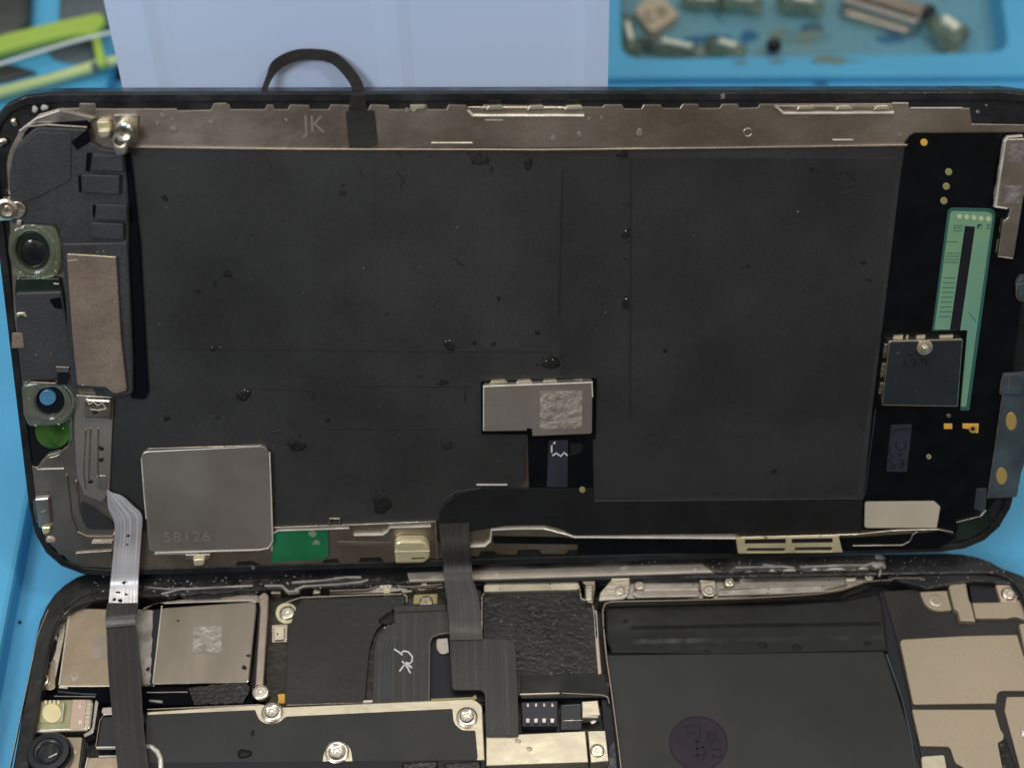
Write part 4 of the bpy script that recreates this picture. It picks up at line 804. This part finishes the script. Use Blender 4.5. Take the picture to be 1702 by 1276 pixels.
# ---- front camera shields at upper left
s1 = poly('camera_shield', BF, [(110, 1017, 10), (130, 1009, 4), (256, 1012), (258, 1140), (152, 1141), (96, 1141, 5)], .040, .064, 'tan_metal', bev=.0022)
line('shield_edge', BF, [(115, 1022), (98, 1137)], 2.2, .062, .0650, 'edge_metal', parent=s1); line('shield_edge', BF, [(98, 1141), (112, 1142)], 2.4, .062, .0650, 'edge_metal', parent=s1)
poly('etched_patch', BF, [(152, 1058), (206, 1056), (206, 1092), (152, 1094)], .0640, .0643, 'etched_faint', parent=s1, bev=0)
disc('dimple', BF, 124, 1123, 7, .0638, .0648, 'dark_metal', parent=s1, holes=[circ(124, 1121, 4)], bev=.0003)
poly('stained_strip', BF, jag([(222, 1012), (254, 1014), (250, 1138), (238, 1136)], 1.2, 8, 31), .0635, .0648, 'paste', parent=s1, bev=.0004)
poly('shield_flange', BF, [(104, 1014, 8), (128, 1007), (112, 1030), (90, 1138), (84, 1104), (92, 1080)], .04, .0615, 'nickel', bev=.001)
poly('shield_flange', BF, [(236, 1010, 3), (260, 1001), (320, 993), (424, 986), (436, 992), (430, 1000), (260, 1003), (238, 1014)], .045, .0672, 'rail_metal', bev=.0012)
s2 = poly('camera_shield', BF, [(268, 1002, 5), (426, 995, 9), (427, 1010), (414, 1134, 6), (252, 1137, 3)], .040, .0665, 'mirror_metal', bev=.0022, label='larger polished camera shield')
poly('shield_gap', BF, [(256, 1003), (270, 1000), (254, 1140), (246, 1140)], .040, .0645, 'ink', bev=0)
line('shield_edge', BF, [(269, 1006), (254, 1134)], 2.2, .064, .0676, 'edge_metal', parent=s2); line('shield_edge', BF, [(272, 1002), (418, 996), (425, 1000)], 1.8, .064, .0676, 'edge_metal', parent=s2)
poly('etched_patch', BF, [(322, 1041), (369, 1040), (368, 1083), (320, 1085)], .0664, .0670, 'etched', parent=s2, bev=0)
for x, y, s in ((406, 1109, 4), (413, 1089, 3), (296, 1031, 2), (246, 1111, 3)): blob('residue_spot', BF, x, y, s, .0666, 'tar', parent=s2, flat=.2)
br1 = poly('bracket_arm', BF, [(428, 990, 5), (440, 982, 6), (447, 988, 5), (446, 1010), (438, 1136), (424, 1138), (432, 1010)], .050, .0715, 'rail_metal', bev=.0016)
screw(BF, 433, 1149, 14, .0725, name='screw')
poly('bracket_foot', BF, [(92, 1095, 3), (92, 1141), (88, 1146, 4), (60, 1146, 8), (58, 1125, 8), (78, 1116, 4), (82, 1098)], .045, .0620, 'tan_metal', bev=.001)
screw(BF, 70, 1129, 11.5, .066)
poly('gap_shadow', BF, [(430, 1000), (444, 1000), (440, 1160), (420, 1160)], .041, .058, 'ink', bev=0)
# dark foam and tabs between shields and board
poly('foam_pad', BF, [(96, 1143), (410, 1138), (424, 1160), (420, 1168), (240, 1172), (60, 1160), (96, 1150)], .040, .0600, 'foam_and_shade', bev=.001)
poly('dark_tape', BF, jag([(312, 1142), (408, 1130), (416, 1142), (404, 1168), (322, 1170)], 1.5, 9, 33), .055, .0655, 'shiny_sticker', bev=.001)
for pts, wd, m in (([(96, 1148), (136, 1152), (160, 1153)], 3, 'slate_tape'), ([(90, 1156), (158, 1157)], 2, 'rail_metal'), ([(244, 1150), (312, 1149)], 2.4, 'rail_metal'), ([(248, 1163), (270, 1165)], 4, 'paste')): line('wire_tab', BF, pts, wd, .058, .0635, m)
# ---- flash module and rear camera
fm = poly('flash_module', BF, [(58, 1162, 8), (156, 1160, 9), (150, 1212, 7), (50, 1217, 5)], .040, .066, 'nickel', bev=.003)
poly('flash_window', BF, [(67, 1165, 2), (120, 1163), (115, 1209), (60, 1210, 2)], .0655, .0672, 'led_window', parent=fm, bev=.0003)
poly('flash_gel', BF, [(68, 1166), (108, 1165), (104, 1200), (65, 1200)], .067, .0690, 'led_window', parent=fm, bev=.001)
disc('flash_led', BF, 86, 1184, 16, .068, .0712, 'led_yellow', parent=fm, bev=.001)
line('flash_edge', BF, [(106, 1168), (102, 1198)], 2.4, .069, .0722, 'edge_metal', parent=fm); line('flash_edge', BF, [(61, 1165), (52, 1213)], 3, .064, .0680, 'edge_metal', parent=fm); line('flash_edge', BF, [(54, 1215), (145, 1211)], 2.6, .064, .0680, 'edge_metal', parent=fm)
for k in range(4): poly('flash_wire', BF, [(74 + k * 7, 1163), (78 + k * 7, 1163), (78 + k * 7, 1169), (74 + k * 7, 1169)], .069, .0712, 'led_yellow', parent=fm, bev=.0004)
poly('pink_pad', BF, [(121, 1162), (144, 1162, 3), (139, 1210), (115, 1210)], .0655, .0676, 'pink_metal', parent=fm, bev=.0004)
for y in (1173, 1199): disc('dimple', BF, 133, y, 3.4, .0674, .0684, 'edge_metal', parent=fm, bev=.0004)
poly('module_rim', BF, [(158, 1160, 8), (164, 1166), (156, 1218, 8), (140, 1225), (138, 1219), (152, 1212, 8)], .045, .0640, 'dark_metal', bev=.001)
cm = poly('rear_camera', BF, [(42, 1224, 3), (137, 1224, 3), (128, 1300), (26, 1300)], .040, .064, 'matte_tan', bev=.0015)
line('camera_edge', BF, [(140, 1226), (131, 1290)], 2, .062, .0645, 'slate_tape', parent=cm)
lathe('camera_barrel', BF, 80, 1248, [(.0300, .062), (.0300, .074), (.0290, .080), (.0272, .083), (.0200, .0834), (.0190, .0815), (.0150, .081), (.0140, .0795), (.001, .0790)], 'lens_black', parent=cm, n=40)
lathe('lens_glass', BF, 80, 1249, [(.0138, .0796), (.0110, .0806), (.0060, .0812), (.0010, .0814)], 'glass_dark', parent=cm, n=30)
lathe('barrel_collar', BF, 80, 1254, [(.0335, .062), (.0335, .070), (.0312, .0725), (.0305, .0725)], 'dark_metal', parent=cm, n=40)
disc('dimple', BF, 123, 1249, 4, .0638, .0656, 'edge_metal', parent=cm, bev=.0005)
# second camera glimpsed left of the shielded board
poly('dark_prism', BF, [(168, 1190, 6), (240, 1186), (240, 1238), (160, 1240)], .040, .0655, 'glass_dark', bev=.002)
line('prism_edge', BF, [(172, 1188), (166, 1196), (159, 1240)], 2, .062, .0665, 'rail_metal'); line('prism_edge', BF, [(160, 1241), (248, 1240)], 3.6, .062, .0672, 'edge_metal')
poly('lens_plate', BF, [(144, 1258, 3), (250, 1255), (250, 1300), (136, 1300)], .040, .0625, 'tan_metal', bev=.0015); line('prism_edge', BF, [(146, 1258), (138, 1290)], 3, .060, .0640, 'edge_metal'); line('prism_edge', BF, [(164, 1256), (246, 1254)], 2.6, .060, .0640, 'edge_metal')
tube('silver_loop', BF, [(*BF.px(x, y, .072), .072) for x, y in ((242, 1240), (252, 1241), (262, 1249), (267, 1260), (268, 1290))], .0036, 'edge_metal', BF.root)
poly('loop_plate', BF, [(240, 1244, 3), (258, 1246, 8), (262, 1262), (262, 1296), (240, 1296)], .05, .069, 'nickel', bev=.001)
poly('hook_tab', BF, [(170, 1175), (200, 1173), (200, 1186), (172, 1188, 3), (168, 1182)], .055, .0672, 'dark_metal', bev=.001)
# ---- logic board area
pcb = poly('logic_board', BF, [(446, 992), (800, 978), (806, 1172), (440, 1178)], .040, .0560, 'sticker_black', bev=.001)
M['pcb_brown'] = mat('dark brown board', (.022, .018, .013), .4, noise=.35, nscale=40, bump=.4, bscale=70, speck=(.07, .06, .05), speck_scale=60, speck_thr=.7); pcb.data.materials[0] = M['pcb_brown']
disc('screw_washer', BF, 476, 1018, 18.5, .055, .0590, 'brass', parent=pcb, ry=17.5, bev=.001); screw(BF, 477, 1017, 13, .0635, pcb)
poly('sensor_chip', BF, [(452, 1038, 2), (478, 1037, 2), (477, 1066, 2), (452, 1067, 2)], .055, .0590, 'nickel', parent=pcb, bev=.0004)
poly('sensor_can', BF, [(455, 1040, 3), (473, 1039, 3), (472, 1062, 4), (455, 1063, 3)], .0585, .0650, 'cream_metal', parent=pcb, bev=.0012); blob('sensor_hole', BF, 461, 1053, 1.6, .0651, 'ink', parent=pcb, flat=.1)
poly('orange_pad', BF, [(461, 1153, 1), (474, 1152, 2), (474, 1169, 3), (461, 1168, 1), (463, 1161, 2)], .055, .0585, 'orange', parent=pcb)
poly('gold_lug', BF, [(688, 988, 1), (727, 986, 1), (727, 1003, 1), (687, 1003, 1)], .055, .0605, 'dull_gold', parent=pcb); screw(BF, 708, 999, 12, .0635, pcb)
# cluster of small parts along the rim
for pts, z, m in (([(548, 976, 2), (718, 966), (740, 968), (738, 976), (700, 980), (690, 978), (640, 984), (548, 986)], .068, 'dark_metal'),
                  ([(632, 966, 2), (654, 964, 2), (650, 975), (630, 977)], .0735, 'edge_metal'), ([(636, 977), (650, 976), (648, 984, 2), (638, 985, 2)], .0705, 'brass'),
                  ([(686, 964), (736, 961), (738, 972), (720, 976), (700, 977), (686, 974)], .0715, 'dirty_metal'), ([(700, 964, 1), (711, 963, 1), (710, 972, 2), (699, 973, 2)], .0745, 'nickel'),
                  ([(521, 978), (534, 977), (532, 985), (520, 986)], .071, 'nickel'), ([(450, 980, 3), (468, 979, 3), (466, 986), (450, 986)], .072, 'rail_metal'), ([(668, 980), (686, 979), (684, 983), (667, 984)], .0715, 'nickel')):
    poly('rim_clip', BF, pts, .05, z, m, bev=.0012)
for pts in ([(548, 981), (610, 979), (624, 974), (634, 968), (655, 966), (664, 973), (685, 975), (700, 973), (735, 970)], [(472, 972), (485, 980), (498, 981), (505, 974)], [(476, 1000), (500, 992), (600, 988), (670, 986), (676, 990), (676, 1000)]):
    line('rim_wire', BF, pts, 2.2, .066, .0745 if pts[0][1] < 990 else .0662, 'rail_metal')
# black label sheet on board
bs = poly('board_label', BF, [(503, 996, 4), (674, 989, 2), (672, 1008), (650, 1012, 6), (652, 1028, 10), (628, 1040, 12), (614, 1075, 16), (606, 1166), (474, 1170), (479, 1048), (492, 1010)], .055, .0632, 'sticker_black', bev=.0005)
line('label_edge', BF, [(476, 1170), (604, 1166)], 5, .058, .0622, 'nickel'); line('label_edge', BF, [(604, 1165), (620, 1164)], 6, .058, .0642, 'edge_metal')
blob('solder_lump', BF, 648, 1028, 17, .0632, 'tar', flat=.25, ry=13); crumbs('bright_specks', BF, [(640, 1042, .066, 3), (645, 1039, .066, 2.4), (651, 1043, .066, 2)], 'edge_metal', seed=12)
of = poly('camera_cable', BF, [(654, 1007, 3), (744, 1004), (750, 1052), (728, 1053, 8), (715, 1062, 8), (714, 1168), (619, 1169), (622, 1068, 22), (640, 1042, 6), (656, 1034)], .060, .0680, 'grey_flex', bev=.0006, uv=True)
poly('cable_bend', BF, [(652, 1005, 3), (742, 1002), (743, 1014), (656, 1017)], .062, .0705, 'grey_flex', parent=of, bev=.002)
stroke('written_mark', BF, [[(655, 1078), (663, 1083), (669, 1088)], [(667, 1084), (672, 1081), (679, 1083), (685, 1090), (685, 1098), (681, 1102), (674, 1100)], [(664, 1115), (669, 1108), (674, 1102), (684, 1107)], [(668, 1098), (673, 1103), (678, 1110), (682, 1118)], [(678, 1106), (685, 1109)]], 2.4, .0686, 'white_ink_and_glint', parent=of)
for x in (633, 639, 646, 652): line('cable_trace', BF, [(x + 8, 1056), (x + 1, 1080), (x - 1, 1160)], 1.2, .0678, .0686, 'tool_slate', parent=of)
line('cable_edge', BF, [(744, 1004), (750, 1050), (728, 1053), (718, 1058), (714, 1068), (713, 1166)], 1.6, .066, .0688, 'etch_line', parent=of)
poly('dark_gap', BF, [(716, 1056), (752, 1054), (752, 1150), (806, 1150), (806, 1166), (716, 1168)], .050, .0590, 'ink', bev=0)
poly('round_can', BF, [(724, 1060, 4), (746, 1058, 4), (748, 1084), (734, 1088, 10), (724, 1078, 6)], .055, .0630, 'dark_metal', bev=.002)
poly('gold_strip', BF, [(716, 1160), (786, 1157, 3), (790, 1152), (794, 1160, 3), (780, 1166), (716, 1168)], .05, .0640, 'dull_gold', bev=.001)
# ---- large shiny stickered shield (centre)
bigs = poly('board_shield', BF, [(802, 982, 3), (962, 978), (966, 996), (986, 1002), (994, 1120), (1014, 1134), (1012, 1156), (864, 1156), (803, 1100)], .045, .0620, 'shiny_sticker', bev=.001)
poly('shield_bar', BF, [(804, 970, 6), (958, 962, 6), (964, 974), (960, 979), (804, 983)], .05, .0690, 'cream_metal', bev=.0012)
line('shield_edge', BF, [(801, 1062), (801, 990), (806, 982)], 2, .060, .0645, 'nickel'); line('shield_edge', BF, [(962, 970), (966, 994), (984, 1000), (987, 1014), (990, 1060), (996, 1118)], 2.4, .060, .0660, 'nickel')
line('shield_edge', BF, [(987, 1014), (991, 1015), (994, 1058), (992, 1060)], 1.6, .060, .0650, 'edge_metal'); poly('side_spring', BF, [(989, 1060), (995, 1058), (1000, 1118), (994, 1120)], .05, .0662, 'pink_metal', bev=.001)
poly('side_bracket', BF, [(960, 955), (1000, 952), (996, 958), (990, 964), (990, 976), (986, 1002), (976, 1000), (974, 972), (966, 964)], .05, .0725, 'rail_metal', bev=.002); poly('side_bracket', BF, [(972, 972, 3), (986, 971, 3), (985, 996), (973, 998)], .06, .0750, 'nickel', bev=.002)
stroke('faint_emboss', BF, [[(868, 1036), (868, 1056)], [(868, 1036), (880, 1038), (880, 1045), (869, 1046), (882, 1050), (880, 1056), (868, 1056)], [(888, 1040), (896, 1040), (890, 1048), (898, 1054)]], 2.2, .0625, 'housing', parent=bigs)
poly('dark_film', BF, [(864, 1122, 3), (1004, 1118), (1012, 1158), (866, 1160)], .0600, .0632, 'battery_tape', bev=.0006)
line('film_edge', BF, [(864, 1153), (930, 1151)], 3.4, .060, .0656, 'cream_metal'); line('film_edge', BF, [(934, 1151), (1000, 1154), (1010, 1157), (1013, 1168)], 2.4, .060, .0650, 'rail_metal')
# ---- connector block with four contact pins
cb = poly('pin_connector', BF, [(866, 1166), (927, 1164), (926, 1206), (868, 1207)], .045, .0590, 'violet_tape', bev=.001)
for k in range(4):
    x = 877.5 + 13.6 * k; poly('pin', BF, [(x - 3.5, 1193, 1), (x + 3, 1193, 1), (x + 2.5, 1200, 1), (x - 3, 1200, 1)], .0588, .0618, 'edge_metal', parent=cb); poly('pin', BF, [(x - 2, 1168, 1), (x + 2, 1168, 1), (x + 2, 1174, 1), (x - 2.4, 1174, 1)], .0588, .0608, 'nickel', parent=cb)
    poly('pin_slot', BF, [(x - 4, 1201), (x + 4, 1201), (x + 4, 1207), (x - 4, 1207)], .0588, .0600, 'ink', parent=cb, bev=0)
poly('latch_block', BF, [(932, 1170, 2), (966, 1168, 2), (967, 1212), (932, 1212)], .045, .0600, 'housing', bev=.0015); line('latch_edge', BF, [(936, 1172), (964, 1170)], 2, .058, .0612, 'tool_slate'); line('latch_edge', BF, [(936, 1197), (968, 1196)], 2.4, .058, .0614, 'nickel')
poly('cream_block', BF, [(967, 1165, 1), (994, 1163, 1), (998, 1188), (968, 1191, 1)], .045, .0650, 'cream_metal', bev=.0012); line('block_edge', BF, [(968, 1190), (994, 1190)], 3, .063, .0662, 'edge_metal'); blob('solder', BF, 986, 1199, 5, .0600, 'edge_metal', flat=.3, ry=3.5)
poly('cover_plate', BF, [(808, 1222, 1), (973, 1214), (978, 1266), (808, 1272, 1)], .045, .0700, 'cream_metal', bev=.001)
bpd = poly('cover_plate', BF, [(977, 1214), (1006, 1213, 2), (1012, 1264, 2), (982, 1267)], .045, .0695, 'cream_metal', bev=.001); screw(BF, 993, 1246, 11.5, .0715, bpd, 'dull_cream') if 'dull_cream' in M else screw(BF, 993, 1246, 11.5, .0715, bpd)
for x, y in ((861, 1231), (880, 1244)): blob('residue_spot', BF, x, y, 4, .0701, 'pink_metal', flat=.3)
poly('white_foam', BF, [(1010, 1238, 4), (1024, 1226), (1030, 1300), (1008, 1300)], .04, .058, 'slate_tape', bev=.003)
# ---- big lower shield with black insert
lsh = poly('lower_shield', BF, [(244, 1182), (430, 1169), (470, 1174), (788, 1160, 8), (802, 1172, 5), (806, 1262), (806, 1330), (236, 1330)], .045, .0700, 'cream_metal', bev=.0016)
poly('shield_label', BF, [(244, 1187), (424, 1179), (430, 1194, 4), (440, 1202, 12), (462, 1202, 12), (474, 1190, 6), (752, 1177, 3), (754, 1202, 10), (768, 1213, 5), (790, 1213, 3), (794, 1258, 2), (792, 1262), (586, 1266), (583, 1240, 12), (566, 1229, 12), (548, 1234, 8), (538, 1250, 6), (536, 1266), (240, 1270)], .0690, .0712, 'battery', bev=.0003, parent=lsh)
line('shield_edge', BF, [(244, 1178), (430, 1170)], 2, .069, .0716, 'rail_metal', parent=lsh)
poly('dark_lower_strip', BF, [(236, 1267), (806, 1262), (812, 1340), (230, 1340)], .060, .0722, 'ink', bev=.0005, parent=lsh)  # black area across the lower end of the shield
for x, y, r_ in ((452, 1182, 17), (776, 1190, 17), (560, 1248, 19)): screw(BF, x, y, r_, .0765, lsh)
for x, y, a, b in ((406, 1252, 10, 9), (420, 1218, 3, 5)): blob('residue_spot', BF, x, y, a, .0713, 'tar', parent=lsh, flat=.35, ry=b)
for a, b in ((668, 728), (738, 800)): poly('ribbed_gasket', BF, [(a, 1266, 3), (b, 1262, 3), (b, 1300), (a, 1300)], .065, .0765, 'shiny_sticker', bev=.003, parent=lsh)
# ---- antenna bracket above the battery
ab = poly('antenna_plate', BF, [(1017, 958, 3), (1048, 957, 2), (1047, 982, 6), (1040, 992, 5), (995, 996, 2), (997, 984), (1013, 966)], .045, .0735, 'nickel', bev=.0014)
line('plate_edge', BF, [(996, 996), (1036, 993), (1044, 987)], 2.6, .071, .0745, 'edge_metal', parent=ab); screw(BF, 1031, 980, 9, .0765, ab); poly('folded_lip', BF, [(1016, 958, 2), (1047, 958, 2), (1046, 963, 1), (1016, 966, 1)], .073, .0765, 'cream_metal', parent=ab, bev=.001)
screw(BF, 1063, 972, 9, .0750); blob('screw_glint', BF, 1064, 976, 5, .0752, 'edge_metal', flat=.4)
poly('antenna_channel', BF, [(1046, 962), (1225, 956), (1240, 962), (1440, 954), (1450, 966), (1400, 984), (1200, 994), (1040, 994)], .045, .0650, 'dark_metal', bev=.001)
poly('antenna_bar', BF, [(1049, 982, 3), (1162, 977), (1162, 990), (1062, 993, 4)], .055, .0705, 'rail_metal', bev=.0014); line('bar_edge', BF, [(1070, 980), (1160, 978)], 2, .069, .0722, 'edge_metal'); line('bar_edge', BF, [(1052, 984), (1060, 991), (1160, 989)], 2, .069, .0722, 'edge_metal')
poly('antenna_bar', BF, [(1193, 981), (1355, 971), (1410, 970), (1350, 985), (1194, 990)], .055, .0705, 'paste', bev=.0014); line('bar_edge', BF, [(1194, 988), (1300, 985), (1380, 981), (1420, 973)], 2.6, .069, .0722, 'cream_metal'); line('bar_edge', BF, [(1196, 978), (1290, 974), (1400, 971)], 2, .069, .0722, 'nickel')
db = poly('dome_clip', BF, [(1162, 962, 3), (1190, 963, 3), (1192, 984, 4), (1184, 991, 6), (1170, 990, 6), (1164, 978)], .055, .0745, 'nickel', bev=.002); screw(BF, 1179, 979, 9, .0775, db)
screw(BF, 1213, 966, 9.5, .0740); screw(BF, 1445, 958, 8, .0740)
for pts in ([(1016, 957), (1120, 955), (1225, 953), (1236, 959), (1246, 958), (1258, 956), (1400, 955), (1424, 954), (1434, 949), (1458, 948)], [(1003, 1040), (1002, 1012), (1006, 1002), (1018, 999), (1120, 997), (1230, 994), (1290, 991), (1360, 986), (1400, 980), (1440, 966), (1460, 964), (1482, 963), (1486, 960), (1530, 960), (1538, 963)]):
    line('frame_wire', BF, pts, 2.6, .062, .0748, 'rail_metal')
for a, b, y in ((1268, 1310, 952), (1350, 1390, 949)): poly('white_pad', BF, [(a, y - 5, 2), (b, y - 6, 2), (b, y + 2, 2), (a, y + 3, 2)], .06, .0742, 'cream_metal', bev=.0012)
poly('small_spring', BF, [(1406, 960, 2), (1424, 959, 2), (1423, 964, 2), (1406, 965, 2)], .06, .0735, 'nickel', bev=.001); poly('small_post', BF, [(1406, 944, 2), (1418, 944, 2), (1419, 954), (1408, 955)], .06, .0738, 'dark_metal', bev=.001)
# ---- battery
bat = poly('battery', BF, [(1006, 1086, 3), (1470, 1080, 3), (1490, 1140), (1532, 1276), (1590, 1500, 6), (1060, 1500, 6), (1028, 1276)], .022, .0600, 'battery', bev=.003)
poly('battery_tape', BF, [(1004, 1008, 6), (1120, 1003), (1300, 1002), (1400, 996), (1462, 984, 4), (1468, 1000), (1478, 1082), (1300, 1084), (1018, 1086), (1006, 1060)], .040, .0592, 'battery_tape', parent=bat, bev=.004)
line('tape_ridge', BF, [(1016, 1082), (1200, 1084), (1476, 1078)], 3, .057, .0606, 'battery', parent=bat)
line('tape_ridge', BF, [(1050, 1054), (1200, 1051), (1466, 1047)], 44, .0560, .0603, 'battery_tape', parent=bat)
for x, y, a in ((1268, 1071, 7), (1324, 1075, 8), (1442, 1069, 6), (1175, 1082, 5), (1115, 1020, 4), (1040, 1032, 5)): blob('residue_spot', BF, x, y, a, .0596, 'tar', parent=bat, flat=.2, ry=a * .6)
crumbs('dirt_specks', BF, [(rnd.uniform(1060, 1200), rnd.uniform(1055, 1072), .060, rnd.uniform(.6, 1.4)) for k in range(50)], 'tool_slate', parent=bat, seed=14)
crumbs('dirt_specks', BF, [(rnd.uniform(1030, 1480), rnd.uniform(1090, 1270), .0602, rnd.uniform(.4, .9)) for k in range(50)], 'etch_line', parent=bat, seed=15)
st = circ(1161, 1234, 49, 45, n=40, rot=.2)
poly('round_stamp', BF, st, .0600, .0604, 'stamp', parent=bat, bev=0)
poly('stamp_ring', BF, st, .0602, .0608, 'ink_violet', parent=bat, bev=0, holes=[circ(1161, 1234, 46.5, 42.5, n=40, rot=.2)])
text('stamp_number', BF, '25.12', 1187, 1236, 17, .0610, 'ink_violet', parent=bat, rot=R(-84)); 
stroke('stamp_mark', BF, [[(1136, 1208), (1150, 1204), (1164, 1208), (1163, 1226)], [(1140, 1216), (1156, 1218)], [(1152, 1230), (1166, 1232)], [(1158, 1226), (1160, 1262)], [(1148, 1246), (1170, 1240)], [(1150, 1256), (1172, 1252)], [(1168, 1240), (1174, 1250), (1166, 1262)]], 2.4, .0609, 'ink_violet', parent=bat)
line('well_wall', BF, [(1003, 1040), (1008, 1090), (1018, 1160), (1026, 1222), (1034, 1290)], 3, .040, .0660, 'rail_metal'); poly('well_gap', BF, [(996, 1120), (1014, 1120), (1030, 1300), (1012, 1300)], .03, .0560, 'ink', bev=0)
line('cell_seam', BF, [(1474, 1086), (1500, 1160), (1516, 1232), (1522, 1300)], 3, .050, .0612, 'slate_tape', parent=bat)
poly('well_gap', BF, [(1462, 985), (1474, 984), (1490, 1040), (1534, 1240), (1544, 1300), (1528, 1300), (1500, 1160), (1476, 1084)], .03, .0575, 'ink', bev=0)
# ---- right hand motor and loudspeaker plates
sh = poly('speaker_sheet', BF, [(1468, 982, 3), (1530, 978), (1536, 1004, 8), (1556, 1016), (1588, 1016), (1594, 1032), (1620, 1032), (1676, 1028), (1688, 1022), (1720, 1040), (1760, 1300), (1540, 1300), (1516, 1180), (1490, 1060)], .040, .0600, 'sticker_black', bev=.001)
poly('motor_plate', BF, [(1495, 1062, 9), (1600, 1056), (1691, 1054, 2), (1702, 1090), (1790, 1090), (1800, 1147), (1664, 1147, 5), (1658, 1152, 3), (1656, 1168), (1518, 1170, 5)], .058, .0640, 'matte_tan', bev=.0012)
poly('speaker_plate', BF, [(1516, 1178, 2), (1654, 1178, 3), (1663, 1211, 4), (1669, 1220, 3), (1668, 1229, 3), (1659, 1234, 3), (1667, 1276), (1674, 1330), (1640, 1330), (1605, 1276, 6), (1588, 1267, 6), (1579, 1240, 5), (1530, 1239, 4)], .058, .0640, 'matte_tan', bev=.0012)
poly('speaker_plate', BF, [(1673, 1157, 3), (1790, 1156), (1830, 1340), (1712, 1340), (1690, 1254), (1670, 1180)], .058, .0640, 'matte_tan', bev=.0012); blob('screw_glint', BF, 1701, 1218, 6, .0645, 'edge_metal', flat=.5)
poly('speaker_plate', BF, [(1531, 1256, 5), (1570, 1253, 5), (1580, 1310), (1536, 1310)], .058, .0640, 'cream_metal', bev=.0012)
poly('seam_gasket', BF, [(1660, 1232, 3), (1672, 1226), (1694, 1290), (1712, 1340), (1690, 1340), (1668, 1280)], .058, .0655, 'shiny_sticker', bev=.002)
bk = poly('mount_bracket', BF, [(1529, 983, 3), (1574, 981), (1582, 1013), (1558, 1016, 14), (1538, 1006, 12)], .058, .0660, 'matte_tan', bev=.001); screw(BF, 1556, 997, 12, .0668, bk, m='cream_metal')
poly('mount_strap', BF, [(1577, 974, 3), (1580, 970), (1606, 968, 2), (1611, 996, 3), (1615, 1003), (1622, 1032), (1596, 1031), (1592, 1014, 3), (1586, 1011)], .060, .0700, 'matte_tan', bev=.002)
poly('mount_bracket', BF, [(1616, 1001, 2), (1668, 1000), (1690, 996), (1730, 996), (1730, 1040), (1690, 1024, 5), (1674, 1027), (1622, 1027)], .058, .0665, 'matte_tan', bev=.0012)
poly('mount_strap', BF, [(1694, 1036, 3), (1740, 1030), (1740, 1092), (1706, 1092)], .060, .0690, 'matte_tan', bev=.0015)
mt = poly('mount_tab', BF, [(1655, 971, 2), (1685, 970, 8), (1693, 985, 6), (1690, 1000), (1664, 1001)], .058, .0680, 'pink_metal', bev=.0015); screw(BF, 1677, 985, 12, .0740, mt)
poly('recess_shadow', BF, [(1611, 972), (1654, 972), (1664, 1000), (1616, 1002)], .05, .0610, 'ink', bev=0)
